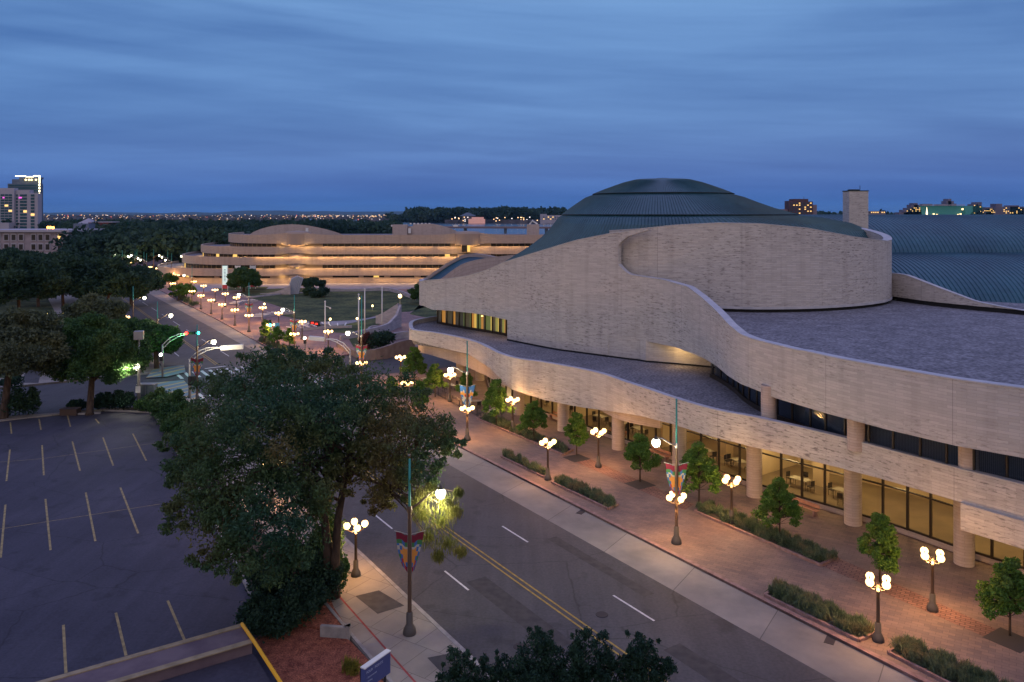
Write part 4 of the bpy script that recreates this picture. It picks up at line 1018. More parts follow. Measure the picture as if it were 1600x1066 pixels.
def wing_banner(t, s, z1, ink=0):                # one cloth of a pair, local x = across
    n0 = 9; mb = MB(); w = .62 if s < 0 else .66
    def P(a, b): # a 0..1 outward, b 0..1 downwards
        b = max(0, b); ww = w; slant = .22*a*(1-b) ; out = a*ww*(1-(.55*b**2 if s < 0 else .80*b**1.3))
        return (s*(.12+out), 0, z1+slant-b*2.0+(.35*a*b if s < 0 else .1*a*b))
    rows = [0, .2, .32, .38, .5, .62, .74, .86, 1.0]; cols_ = [0, .25, .5, .75, 1.0]
    cm = [[0, 0, 0, 0], [3, 2, 3, 3], [4, 4, 4, 2], [1, 1, 2, 4], [1, 1, 1, 2], [1, 1, 2, 3], [2, 1, 5, 2], [0, 5, 2, 0]]
    if ink: cm = [[2, 2, 2, 2], [2, 4, 2, 2], [1, 1, 1, 4], [5, 1, 1, 1], [4, 4, 2, 2], [2, 4, 4, 2], [4, 2, 4, 4], [2, 2, 2, 2]]
    for i in range(8):
        for j in range(4):
            a0, a1, b0, b1 = cols_[j], cols_[j+1], rows[i], rows[i+1]; wv = .1*math.sin(i*2.1+j)
            mb.cur = cm[i][j]; q = [P(a0, b0+.03*math.sin(j*2)), P(a0, b1+(.03*math.sin(j*2) if i < 7 else 0)), P(a1, b1+(.03*math.sin(j*2+2) if i < 7 else 0)), P(a1, b0+.03*math.sin(j*2+2))]
            mb.poly(q); mb.poly([(x, y+.02, z_) for x, y, z_ in q[::-1]])
    b = mb.build('banner', BN, t); return b
def tall_lamp(p, lb, side, cluster=False, banner=0, power=260, h=9.5, group='tall globe lamps with curved arms'):
    t = thing('arm_lamp', (p.x, p.y, .13), lb, 'street lamp', group)
    mb = MB(); mb.lathe([(.36, 0), (.37, .08), (.33, .28), (.22, .5), (.19, .55), (.18, 1.15), (.13, 1.2)], n=16); mb.build('base', BASEM, t, True)
    mb = MB(); mb.lathe([(.115, 1.2), (.095, 6.9)], n=12); mb.build('post', POLE, t, True)
    mb = MB(); mb.lathe([(.075, 6.9), (.06, h), (.001, h+.02)], n=10); mb.build('upper_post', POLE_T, t, True)
    d = RN*side; e = d*1.9
    mb = MB(); mb.tube([(0, 0, 6.75), (d.x*.6, d.y*.6, 7.0), (d.x*1.3, d.y*1.3, 7.45), (e.x, e.y, 7.62)], [.07, .06, .05, .05], 8); mb.lathe([(.13, 6.6), (.14, 6.65), (.14, 6.9), (.1, 6.95)], n=10); mb.build('arm', GALV if side < 0 else POLE, t, True)
    mb = MB(); mb.lathe([(.20, 0), (.16, .12), (.05, .22), (.02, .35), (.001, .36)], (e.x, e.y, 7.42), 12); mb.build('lamp_cap', BASEM, t, True)
    mb = MB(); mb.ball((e.x, e.y, 7.27), .30, 16, 10); mb.build('globe', GLOBE_W, t, True)
    point(t, (e.x, e.y, 6.80), power*2.2, (1, .86, .56), .25)
    if cluster: cluster_head(t, 3.0); point(t, (0, 0, 2.5), 760, CL, .3)
    if banner:
        for s in (-1, 1):
            b = wing_banner(t, s, 5.35, banner == 2)
            mb = MB(); mb.tube([(0, 0, 5.38), (s*.85, 0, 5.6)], .02, 5); mb.build('banner_rod', GALV, t)
    return t
tall_lamp(G(640, 994), 'tall globe lamp with a sun banner on the near sidewalk beside the big tree', 1, False, 1, 420)
tall_lamp(G(1057, 852), 'tall globe lamp with a banner and four lower globes beside the grass bed', -1, True, 1, 330, 10)
tall_lamp(G(730, 690), 'tall globe lamp with a blue banner and four lower globes near the cafe fence', -1, True, 2, 330, 10)
tall_lamp(G(565, 607), 'tall globe lamp with red banners at the corner of the side street', -1, True, 1, 300, 12)
tall_lamp(G(460, 554), 'tall globe lamp behind the curved planter at the crossing', -1, True, 1, 300)
tall_lamp(G(389, 520), 'tall globe lamp with maroon banners left of the green signal', -1, True, 1, 260)
tall_lamp(G(300, 476), 'tall globe lamp with low globes at the left of the north plaza', -1, True, 0, 260)
tall_lamp(G(308, 633), 'tall globe lamp with red banners at the near left corner of the crossing', 1, False, 1, 300)
tall_lamp(G(246, 571), 'tall globe lamp beside the green-lit tree', 1, False, 0, 260)
tall_lamp(G(208, 530), 'tall globe lamp at the edge of the dark trees left of the boulevard', 1, False, 0, 260)
for j, (u, v, s) in enumerate(((268, 441, -1), (262, 434, -1), (240, 431, 1), (229, 441, -1), (225, 437, -1), (191, 433, 1), (211, 434, -1), (214, 430, -1), (292, 432, -1), (172, 430, 1))):
    tall_lamp(G(u, v), ['far tall globe lamp, nearest to the second crossing', 'far tall globe lamp behind the second crossing', 'far tall globe lamp left of the second crossing', 'far tall globe lamp above the boulevard, brightest of its group', 'far tall globe lamp beside the brightest one', 'far tall globe lamp second from the left', 'far tall globe lamp over the end of the boulevard', 'farthest tall globe lamp over the boulevard', 'far tall globe lamp just left of the wing', 'far orange globe lamp, leftmost of the boulevard'][j], s, False, 0, 120)
# flood light mast at the corner of the lot
t = thing('floodlight_mast', G(217, 641), 'grey mast with a box on top and a glaring white floodlight beside the maple', 'light mast')
mb = MB(); mb.tube([(0, 0, 0), (0, 0, 8.3)], [.2, .1], 10); mb.build('pole', GALV, t, True)
mb = MB(); mb.box((0, 0, 8.75), (1.0, 1.0, .95), rz=.3); mb.build('head_box', GALV, t)
mb = MB(); mb.box((0, -.22, 2.45), (.55, .05, .75)); mb.build('sign_plate', WHITEM, t)
mb = MB(); mb.ball((-.2, -.35, 5.1), .42, 14, 10); mb.build('floodlight', GLOBE_W, t, True)
point(t, (-.5, -1.9, 5.3), 3600, (1, .97, .62), .25)

# ------------------------------------------------------------------ traffic signals
def sig_head(t, c, lit, facing=(0, -1), horiz=False):
    c = Vector(c); mb = MB(); mb.box(c, (1.15, .3, .42) if horiz else (.4, .3, 1.1)); mb.build('signal_housing', SIGB, t)
    for k, m in enumerate((SIG_R, None, SIG_G)):
        if (k == 0 and lit == 'r') or (k == 2 and lit == 'g') or (k == 0 and lit == 'w'):
            mb = MB(); mb.ball(c+(Vector(((k-1)*.36, -.18, 0)) if horiz else Vector((0, -.18, (1-k)*.34))), .23, 10, 6); mb.build('signal_lens', {'r': SIG_R, 'g': SIG_G, 'w': SIG_W}[lit], t)
def mast(label, base, tip, hz, heads, long_box=None, cat='traffic signal'):
    b = G(*base); t = thing('traffic_signal_mast', b, label, cat, 'traffic signal masts with double curved arms')
    mb = MB(); mb.tube([(0, 0, 0), (0, 0, hz-1.4)], [.14, .11], 10); mb.build('pole', GALV, t, True)
    d = Vector((tip[0], tip[1], 0)); mb = MB()
    for o_ in (0, .55):
        mb.tube([Vector((0, 0, hz-2.0+o_)), d*.25+Vector((0, 0, hz-1.0+o_*.9)), d*.55+Vector((0, 0, hz-.35+o_*.6)), d*.8+Vector((0, 0, hz-.05+o_*.2)), d+Vector((0, 0, hz))], [.08, .07, .06, .06, .05], 8)
    for f in (.25, .5): mb.tube([d*f+Vector((0, 0, hz-1.0+(f-.25)*2.4)), d*f+Vector((0, 0, hz-.5+(f-.25)*2.0))], .03, 5)
    mb.build('arm', WHITEM, t, True)
    for h_ in heads: sig_head(t, d*h_[0]+Vector((0, 0, hz+h_[1])), h_[2], horiz=h_[3])
    if long_box is None: point(t, (d.x*.7, d.y*.7-.2, hz-.6), 260, (.12, 1, .25), .2)
    if long_box: mb = MB(); q = d*long_box[0]; mb.beam(q+Vector((0, 0, hz))-Vector((.1, 0, 0)), q+Vector((long_box[1], long_box[2], hz+.15)), .5, .55); mb.build('housing_back', WHITEM, t)
    return t
mast('signal mast with a red light and curved arm over the boulevard by the green-lit tree', (254, 590), (3.6, 1.2, 0), 6.0, [(.92, .05, 'r', True), (1.15, .05, 'g', True)])
mast('signal mast whose arm carries a long pale box at the near left corner', (296, 622), (4.2, -.5, 0), 6.3, [], (1.0, 2.6, .2))
mast('signal mast whose arm carries a long pale box in front of the planter', (547, 592), (-3.6, .6, 0), 5.4, [], (1.0, -2.3, .2))
for u, v, lit, lb in ((423, 543, 'g', 'green traffic signal on a post in front of the kerbside plaza trees'), (477, 560, 'w', 'pedestrian signal post beside the curved planter'), (253, 590, 'w', 'pedestrian signal post beside the painted corner'), (298, 634, '', 'dark signal post beside the lamp with red banners'), (226, 447, 'g', 'far green traffic signal at the second crossing'), (152, 437, 'r', 'far red traffic signal, left of a pair at the left end'), (158, 437, 'r', 'far red traffic signal, right of a pair at the left end')):
    t = thing('traffic_signal', G(u, v), lb, 'traffic signal', 'signals on posts'); hh = {'g': 4.2, 'w': 2.9, '': 3.0, 'r': 6.2}[lit]
    mb = MB(); mb.tube([(0, 0, 0), (0, 0, hh)], .07, 8); mb.build('post', GALV, t); sig_head(t, (0, -.15, hh), lit or 'n')
    if lit == '': sig_head(t, (.5, -.1, hh), 'n')
    if lit == 'g' and u > 300: mb = MB(); mb.box((1.1, 0, hh-.4), (.8, .06, .8)); mb.build('sign_plate', mat('blue_sign', col=(.1, .3, .5)), t)
t = thing('red_light_fixture', G(492, 512), 'dark box with glowing red letters-like lights beside the striped bench', 'light'); t['label'] = 'dark box glowing red beside the largest striped bench'
mb = MB(); mb.box((0, 0, .8), (2.0, .8, 1.2)); mb.build('box', SIGB, t); mb = MB(); mb.box((-.4, -.43, 1.0), (.5, .05, .3)); mb.box((.4, -.43, .8), (.5, .05, .3)); mb.build('red_lamp', mat('dim_red', col=(.5, .02, .02), emit=(1, .03, .02), es=2.5), t)

for i, (k0, v) in enumerate(((1.50, 960), (1.33, 780), (1.68, 720), (1.50, 545), (1.2, 1010))):
    c = K(k0, v); mb = MB(); mb.lathe([(.001, .012), (.34, .012), (.36, .0), (.36, -.02)], (0, 0, -.008), 20); o = mb.build('manhole_cover', GRATE); o.location = (c.x, c.y, 0)
    tag(o, ['round manhole cover in the lane nearest the bottom edge', 'round manhole cover left of the yellow centre line', 'round manhole cover near the concrete lane', 'round manhole cover beyond the crossing', 'round manhole cover close to the near sidewalk kerb'][i], 'manhole', 'manhole covers')
for i, v in enumerate((1000, 800, 690)):
    c = K(1.945, v); mb = MB(); mb.box((0, 0, -.005), (.5, .9, .02), rz=math.radians(-32.6)+math.pi/2*0); o = mb.build('drain_grate', GRATE); o.location = (c.x, c.y, 0); tag(o, ['drain grate against the plaza kerb, nearest of three', 'drain grate against the plaza kerb, middle of three', 'drain grate against the plaza kerb, farthest of three'][i], 'drain', 'drain grates')
mb = MB()
for k0, a, b, w_ in ((1.52, 640, 700, 1.1), (1.30, 905, 1010, 1.4), (1.70, 840, 930, .8), (1.55, 1010, 1080, 1.2)): line(mb, K(k0, a), K(k0, b), w_, -.012)
struct(mb.build('road_patch', ASPH_P))

# ------------------------------------------------------------------ trees
# the big honey locust on the near left
def pc(u, v, Y): return tuple(at(u, v, Y))
big = G(515, 935); BT = thing('honey_locust', big, 'huge dark feathery tree filling the left foreground beside the sidewalk', 'tree')
cl = [(302, 722, 46, 1.3), (290, 738, 44, 1.2), (352, 640, 49, 1.8), (338, 672, 47, 1.6), (370, 600, 51, 1.8), (345, 700, 45, 2.2), (400, 620, 50, 2.4), (430, 585, 52, 1.7), (465, 575, 52, 1.7), (480, 640, 49, 2.6), (530, 600, 51, 2.2), (575, 600, 50, 2.0), (560, 650, 47, 2.5), (620, 635, 49, 2.0), (655, 665, 48, 1.8), (675, 690, 47, 1.3), (630, 700, 46, 2.1), (590, 720, 46, 1.8), (640, 735, 45, 1.3), (560, 730, 47, 1.5), (420, 690, 44, 2.5), (360, 760, 43, 2.2), (326, 762, 42, 1.7), (312, 800, 42, 1.2), (340, 810, 42, 2.0), (400, 800, 42, 2.4), (440, 760, 44, 2.3), (480, 720, 46, 2.0), (460, 830, 43, 1.9), (380, 860, 41, 1.6), (345, 870, 41, 1.2), (430, 880, 42, 1.4), (500, 690, 49, 1.5), (405, 560, 53, 1.1), (455, 560, 53, 1.0), (510, 565, 53, 1.1), (700, 700, 47, .8), (272, 690, 46, .7), (500, 775, 45, 1.0), (455, 620, 46, 2), (520, 650, 45, 1.8), (600, 660, 52, 1.8), (380, 650, 43, 1.9), (620, 760, 46, .9), (590, 780, 47, .9)]
C = [Vector(pc(u, v, Y))-big for u, v, Y, r in cl]; R = [(r, r*1.05, r*.72) for u, v, Y, r in cl]
rg = random.Random(3); C2 = list(C); R2 = list(R)
for c_, r_ in zip(C, R):                          # smaller clumps round each big one break up the outline
    for k in range(9):
        d = Vector((rg.gauss(0, 1), rg.gauss(0, 1), rg.gauss(0, .8))).normalized(); C2.append(c_+Vector((d.x*r_[0], d.y*r_[1], d.z*r_[2]))*rg.uniform(.85, 1.35)); q = r_[0]*rg.uniform(.14, .40); R2.append((q, q, q*.7))
per = [int(300*r[0]**1.7)+60 for r in R2]
leaf_mesh('crown', [tuple(c) for c in C2], R2, per, .115, 11, LF_LOC, BT, .25, .40, .5)
mb = MB()
tops = [Vector(pc(515, 720, 47))-big, Vector(pc(545, 715, 47.5))-big]
mb.tube([(0, 0, -.1), Vector(pc(513, 870, 46.5))-big, Vector(pc(506, 800, 46.5))-big, tops[0], Vector(pc(505, 640, 49))-big], [.42, .28, .22, .17, .06], 9)
mb.tube([(.3, 0, -.1), Vector(pc(524, 870, 46.3))-big, Vector(pc(528, 810, 46.5))-big, tops[1], Vector(pc(585, 640, 49))-big], [.36, .26, .22, .17, .06], 9)
rg = random.Random(9)
for c_ in C:
    s = Vector(tops[rg.random() < .5]).lerp(Vector((0, 0, 3.5)), rg.uniform(-.1, .55)); m = s.lerp(c_, .5)+Vector((rg.uniform(-.5, .5), rg.uniform(-.5, .5), .5))
    mb.tube([s, m, c_], [.10, .055, .012], 5)
    for k in range(3):
        e = c_+Vector((rg.uniform(-1, 1), rg.uniform(-1, 1), rg.uniform(-.5, .5)))*1.4; mb.tube([m.lerp(c_, .5), c_.lerp(e, .5), e], [.022, .014, .006], 4)
mb.build('trunk', BARK, BT, True)
# the hanging branch, lamplight put into its lighter leaf colour
cl = [(655, 775, 44.6, .75), (672, 765, 44.4, .8), (700, 785, 44.2, .7), (660, 805, 44.3, .85), (690, 815, 44.2, .85), (712, 800, 44.4, .5), (670, 840, 44.1, .8), (700, 850, 44.2, .7), (720, 862, 44.4, .4), (650, 790, 44.8, .6), (685, 870, 44, .4), (716, 770, 44.6, .35)]
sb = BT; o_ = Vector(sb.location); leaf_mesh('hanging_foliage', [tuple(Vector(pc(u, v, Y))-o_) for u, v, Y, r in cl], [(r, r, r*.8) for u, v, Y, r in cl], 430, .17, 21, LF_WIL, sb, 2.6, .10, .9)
mb = MB()
root_ = Vector(pc(600, 760, 46.2))-o_
for u, v, Y, r in cl: e = Vector(pc(u, v, Y))-o_; mb.tube([root_, root_.lerp(e, .5)+Vector((0, 0, .4)), e], [.07, .04, .012], 5)
mb.tube([Vector(pc(545, 735, 47.3))-o_, root_], [.12, .07], 6); mb.build('limb', BARK, sb)
# shrub mass at its foot
def shrub(name, label, px, leafm, ls=.11, per=900, seed=1, group=None, cat='shrub', z0=0):
    base_ = G(*px[0][:2]); t = thing(name, base_, label, cat, group)
    C = []; R = []
    for u, v, r, h in px: p = G(u, v); C.append((p.x-base_.x, p.y-base_.y, h)); R.append((r, r, max(.3, h*.85)))
    rg = random.Random(seed); C0 = list(zip(C, R))
    for c_, r_ in C0:
        for k in range(5):
            d = Vector((rg.gauss(0, 1), rg.gauss(0, 1), abs(rg.gauss(0, .8)))).normalized(); C.append((c_[0]+d.x*r_[0]*.9, c_[1]+d.y*r_[1]*.9, c_[2]+d.z*r_[2]*.9)); q = r_[0]*rg.uniform(.2, .4); R.append((q, q, q))
    pr = [per]*len(C0)+[per//5]*(len(C)-len(C0))
    leaf_mesh('foliage', C, R, pr, ls, seed, leafm, t, 0, .6, .45)
    mb = MB(); rg = random.Random(seed)
    for c_, r_ in C0: mb.tube([(c_[0]*.9, c_[1]*.9, -.05), (c_[0], c_[1], c_[2])], [.06, .02], 5)
    mb.build('stem', BARK, t); return t
shrub('leafy_shrub', 'dark rounded shrub at the foot of the big tree beside the mulch', [(430, 995, 1.3, 1.0), (400, 985, 1.0, .9), (470, 975, 1.3, 1.4), (500, 950, 1.2, 1.7), (455, 940, 1.4, 2.1), (505, 915, 1.0, 2.0), (420, 950, 1.2, 1.5)], LF_DRK, .10, 2600, 5)
shrub('leafy_shrub', 'taller leafy shrub catching lamp light beside the near sidewalk', [(505, 925, .8, 3.0), (525, 935, .75, 1.6), (520, 905, .75, 2.6)], LF_MAP, .10, 1500, 6)
# hedge along the right side of the lot
shrub('hedge', 'long clipped green hedge between the parking lot and the boulevard walk', [(262, 662, 1.7, 1.7), (272, 678, 1.7, 1.7), (283, 695, 1.6, 1.6), (294, 712, 1.5, 1.5), (304, 730, 1.4, 1.4), (252, 652, 1.6, 1.6), (312, 745, 1.3, 1.3), (286, 678, 1.4, 1.8), (298, 693, 1.4, 1.8), (272, 660, 1.4, 1.8)], LF_MAP, .12, 2200, 7, cat='hedge')
for i, (px, lb, lm) in enumerate((([(180, 640, 1.5, 1.1), (165, 640, 1.2, 1.0), (195, 641, 1.3, 1.1)], 'dark shrub between the maple and the floodlight mast', LF_DRK), ([(230, 643, 1.4, .9), (240, 640, 1.2, .9)], 'yellow-green shrub right of the floodlight mast', LF_MAP), ([(30, 650, 1.9, 1.8), (12, 652, 1.6, 1.4), (45, 648, 1.2, 1.0)], 'wide dark shrub at the left edge of the lot', LF_DRK), ([(118, 643, .8, .7), (125, 641, .7, .6)], 'small dark shrub left of the maple trunk', LF_DRK), ([(153, 640, .6, .8)], 'small dark shrub right of the maple trunk', LF_DRK), ([(20, 612, 1.4, 1.2)], 'dark shrub on the lawn across the side street', LF_DRK), ([(590, 548, 1.8, 1.7), (600, 546, 1.7, 1.8)], 'round dark green bush in the curved planter', LF_DRK), ([(577, 547, 1.3, 1.5), (572, 545, 1.1, 1.3)], 'purple-leaved bush in the curved planter', LF_RED), ([(486, 462, 1.4, 1.4), (479, 463, 1.1, 1.3), (490, 466, 1.2, 1.0)], 'dark low bush beside the fin sculpture', LF_DRK), ([(505, 464, 1.6, 1.6), (500, 466, 1.4, 1.2)], 'round dark bush on the far lawn', LF_DRK))):
    shrub('leafy_shrub', lb, px, lm, .14 if i < 6 else .2, 700, 30+i)
# the lit maple and the other trees on the left
tree('maple_tree', 'wide maple at the back of the parking lot, right side lit by the floodlight', G(140, 648), 11.0, 5.7, LF_MAP, 1500, 46, .17, .36, 41, .22, cr=1.9, lean=(-.2, 2.4))
tree('shade_tree', 'pale-leaved tree at the left edge above the lot', G(5, 655), 12.0, 5.6, LF_PAL, 1100, 34, .2, .4, 42, .3, lean=(1.5, 0))
tl = [('shade_tree', 'yellowing tree behind the maple', (150, 560), 10.2, 4.8, LF_PAL, 43), ('shade_tree', 'dark olive tree left of the green-lit one', (200, 575), 7.4, 4.6, LF_MAP, 44),
      ('green_lit_tree', 'small tree glowing green beside the curved signal arm', (245, 577), 6.6, 3.6, LF_MAP, 45), ('shade_tree', 'dull green tree between the pale tree and the maple', (85, 570), 7.2, 5.4, LF_MAP, 46),
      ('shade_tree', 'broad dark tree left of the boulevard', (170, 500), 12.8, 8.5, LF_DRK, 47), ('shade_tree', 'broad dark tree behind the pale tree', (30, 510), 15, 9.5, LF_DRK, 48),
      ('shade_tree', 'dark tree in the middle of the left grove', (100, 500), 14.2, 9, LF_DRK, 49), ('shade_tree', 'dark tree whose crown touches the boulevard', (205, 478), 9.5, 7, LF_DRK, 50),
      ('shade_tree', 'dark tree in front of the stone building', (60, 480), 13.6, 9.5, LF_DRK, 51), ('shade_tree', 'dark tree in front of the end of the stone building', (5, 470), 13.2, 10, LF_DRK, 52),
      ('shade_tree', 'dark tree at the right of the left grove', (130, 470), 12, 9, LF_DRK, 53), ('shade_tree', 'small tree near the painted corner', (228, 560), 5.5, 3.0, LF_MAP, 54)]
for nme, lb, b, h_, r_, lm, sd_ in tl:
    tree(nme, lb, G(*b), h_, r_, lm, 900 if r_ > 5 else 700, 40, .26 if b[1] > 540 else .42, .35, sd_, .24 if b[1] > 520 else .30)
# trees on the plaza
def lind(h, r, seed, ncl=30, ls=.085, per=185):
    t = thing('street_tree', (0, 0, 0), 'x', 'tree', 'young street trees on the plaza'); rg = random.Random(seed)
    C = []; R = []
    for i in range(ncl):
        f = rg.random(); zc = h*(.34+.60*f); rr = r*(1.0-.85*f**1.4)*rg.random()**.4*.9; a = rg.uniform(0, 6.28); C.append((rr*math.cos(a), rr*math.sin(a), zc)); q = r*rg.uniform(.16, .28)*(1-.3*f); R.append((q, q, q*.8))
    mb = MB(); mb.tube([(0, 0, -.1), (.02, .02, h*.4), (0, 0, h*.92)], [.07, .055, .015], 7)
    for c_ in C: mb.tube([(0, 0, max(h*.25, c_[2]-.5)), c_], [.022, .008], 4)
    mb.build('trunk', BARK, t, True); leaf_mesh('crown', C, R, per, ls, seed, LF_LIN, t, .2, .6, .55); return t
protos = [lind(4.4, 1.75, 61, 60), lind(4.6, 1.8, 62, 60), lind(4.9, 1.85, 63, 64)]
used = [False]*3
lt = [((1578, 997), 0, 1.0, 'street tree cut by the right edge of the plaza'), ((1375, 918), 1, .98, 'street tree standing behind the nearest kerbside lamp'), ((1218, 848), 2, .95, 'street tree in front of the brightest cafe bay'), ((1092, 795), 2, 1.15, 'leafy tree hiding the bays right of the banner lamp'),
      ((1000, 755), 0, 1.05, 'conical street tree in a square pit between two benches'), ((901, 713), 1, .95, 'street tree in a square pit left of the middle bench'), ((834, 690), 0, .95, 'round street tree at the end of the grass bed'), ((776, 668), 2, 1.15, 'pointed leafy tree right of the blue banner lamp'),
      ((728, 634), 1, .95, 'dark small tree behind the blue banner lamp'), ((680, 622), 2, .95, 'small tree beside the cafe fence'), ((647, 603), 2, 1.05, 'dark tree at the corner under the end of the hall'), ((612, 632), 1, .8, 'bright green tree peeping above the big tree'), ((655, 652), 1, .9, 'small tree above the right shoulder of the big tree'),
      ((415, 536), 1, .9, 'small tree left of the green traffic signal'), ((433, 543), 0, .9, 'small tree right of the green traffic signal'), ((452, 548), 1, .9, 'small reddish-green tree before the tall lamp at the crossing')]
for (b, k, s, lb) in lt:
    o = protos[k] if not used[k] else copy_tree(protos[k]); used[k] = True
    o.location = G(*b); o.rotation_euler.z = b[0] % 6; o.scale = (s*(.88+.05*(b[0] % 5)), s*(.9+.06*(b[1] % 4)), s*(.94+.03*(b[0] % 4))); o['label'] = lb
for i, (u, v, h_, r_, lb) in enumerate(((278, 470, 4.5, 2.6, 'young tree beside the second crossing'), (292, 468, 4, 2.4, 'young tree right of the second crossing'), (265, 450, 4.5, 2.6, 'young tree left of the wing'))):
    tree('young_tree', lb, G(u, v), h_, r_, LF_LIN, 250, 14, .25, .12, 70+i, .2)
tree('round_tree', 'dense round tree in front of the tall banners', G(381, 457), 7.2, 4.8, LF_MAP, 900, 30, .32, .3, 75, .08)
tree('garden_tree', 'spreading tree behind the fin sculpture', G(490, 456), 4.4, 3.8, LF_DRK, 500, 16, .3, .2, 76, .25)
for i, (u, v, h_, r_) in enumerate(((660, 475, 5, 3.5), (690, 470, 6, 4.5), (665, 462, 4, 3.0))):
    tree('hill_shrub', ['dull green tree against the nose of the hall', 'green tree hidden behind the nose of the hall', 'small green tree beside the far path near the hall'][i], G(u, v), h_, r_, LF_MAP, 500, 14, .3, .12, 80+i, .05)
# near tree tops along the bottom edge
def toptree(label, spots, seed, base_):
    t = thing('near_tree', base_, label, 'tree', 'dark tree tops at the bottom edge'); C = []; R = []
    for u, v, Y, r in spots:
        p = Vector(pc(u, v, Y))-Vector(base_); C.append(tuple(p)); R.append((r, r, r*.9))
    rg = random.Random(seed); C0 = list(C)
    for c_, r_ in list(zip(C, R)):
        for k in range(16):
            d = Vector((rg.gauss(0, 1), rg.gauss(0, 1), rg.gauss(0, 1))).normalized(); C.append(tuple(Vector(c_)+d*r_[0]*rg.uniform(.8, 1.7))); q = r_[0]*rg.uniform(.16, .42); R.append((q, q, q))
    per = [int(1300*r[0]**1.6)+24 for r in R]
    leaf_mesh('crown', C, R, per, .055, seed, LF_DRK, t, .4, .42, .5)
    mb = MB()
    for c_ in C0: mb.tube([(0, 0, -.1), (c_[0]*.3, c_[1]*.3, c_[2]*.5), c_], [.14, .09, .015], 6)
    mb.build('trunk', BARK, t); return t
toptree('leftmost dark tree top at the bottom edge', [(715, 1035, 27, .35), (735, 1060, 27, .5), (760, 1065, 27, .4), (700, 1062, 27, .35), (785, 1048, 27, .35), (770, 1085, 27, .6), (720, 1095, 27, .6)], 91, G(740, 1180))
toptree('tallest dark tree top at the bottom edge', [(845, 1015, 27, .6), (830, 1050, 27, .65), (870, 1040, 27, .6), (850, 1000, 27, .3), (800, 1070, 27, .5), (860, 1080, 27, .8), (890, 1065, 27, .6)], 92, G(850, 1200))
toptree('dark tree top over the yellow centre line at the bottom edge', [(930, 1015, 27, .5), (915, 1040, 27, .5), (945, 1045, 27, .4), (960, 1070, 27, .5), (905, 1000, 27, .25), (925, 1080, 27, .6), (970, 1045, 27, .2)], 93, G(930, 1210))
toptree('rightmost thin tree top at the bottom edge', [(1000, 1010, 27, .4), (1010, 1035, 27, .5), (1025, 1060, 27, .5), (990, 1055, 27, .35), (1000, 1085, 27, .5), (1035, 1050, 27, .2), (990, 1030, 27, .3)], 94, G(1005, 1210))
# ------------------------------------------------------------------ planting beds
def bed(label, quad, seed, n=70, tuft=0, m=LF_GRS, ls=.26, border=True, cat='plant bed'):
    q = [G(*a, .13) for a in quad]; c = sum(q, Vector())/4; t = thing('grass_bed', (c.x, c.y, .13), label, cat)
    if border:
        P = [Vector((p.x, p.y, 0)) for p in q]+[Vector((q[0].x, q[0].y, 0))]; mb = MB()
        for a, b in zip(P, P[1:]): mb.beam((a.x, a.y, .20), (b.x, b.y, .20), .16, .18)
        mb.build('border', KERB, t, local=False)
        mb = MB(); mb.slab([(p.x, p.y) for p in q], .135, .2); mb.build('soil', SOIL, t, local=False)
    rg = random.Random(seed); C = []; R = []
    for i in range(int(n*.72)):
        a, b = rg.random(), rg.uniform(.12, .88); p = (q[0]*(1-a)+q[1]*a)*(1-b)+(q[3]*(1-a)+q[2]*a)*b
        r = rg.uniform(.08, .34); C.append((p.x-c.x, p.y-c.y, .20+r*.5)); R.append((r, r, r*.8))
    leaf_mesh('grass', C, R, 90, ls*1.15, seed, m, t, 1.3, .06, .6)
    return t
bed('kerbside grass bed left of the lamp between beds', [(783, 715), (850, 747), (858, 742), (795, 709)], 101, 60, m=LF_GRS)
bed('kerbside grass bed right of the lamp between beds', [(862, 755), (950, 797), (966, 789), (880, 750)], 102, 110)
bed('long grass bed in front of the lit cafe windows', [(1085, 800), (1282, 885), (1308, 872), (1110, 790)], 103, 230)
bed('kerbside grass bed left of the nearest lamp', [(1195, 932), (1342, 1003), (1372, 990), (1222, 916)], 104, 210)
bed('kerbside grass bed at the bottom right corner', [(1388, 1022), (1540, 1100), (1590, 1085), (1415, 1003)], 105, 190)
bed('grass bed beneath the pointed tree and the round tree', [(745, 655), (880, 712), (895, 704), (762, 650)], 106, 150)
bed('kerbside grass bed before the green signal', [(400, 533), (455, 562), (472, 556), (415, 528)], 107, 90, ls=.4)
bed('kerbside grass bed near the second crossing', [(266, 463), (300, 480), (312, 476), (280, 460)], 108, 60, ls=.5)
bed('pale grass at the bend of the kerb', [(432, 549), (462, 563), (480, 556), (455, 545)], 109, 50, m=LF_PAL, ls=.4, border=False)
bed('small yellow-green lily clump on the red mulch', [(536, 1050), (552, 1058), (560, 1048), (545, 1041)], 110, 8, m=LF_YG, ls=.30, border=False, cat='plant')
# tree pits and plinths
for i, (u, v) in enumerate(((1000, 757), (901, 716), (1578, 1000))):
    c = G(u, v, .135); q = RD*.95; w = RN*.95; struct(MB().slab([(p.x, p.y) for p in (c-q-w, c+q-w, c+q+w, c-q+w)], .134, .138).build('tree_pit', GRATE))
# herringbone and dark paver bands let into the plaza
BRB = mat('brick_band', slabs_fn((.16, .085, .07), (.24, .13, .10), .5, .25, .03), rough=.85)
def band_sheet(name, px, m, z_=.134): return struct(MB().slab([G(u, v, .13) for u, v in px], z_, z_).build(name, m))
band_sheet('brick_band', [(1310, 872), (1560, 985), (1545, 998), (1285, 885)], BRB)
band_sheet('brick_band', [(905, 710), (1085, 788), (1070, 797), (890, 718)], BRB)
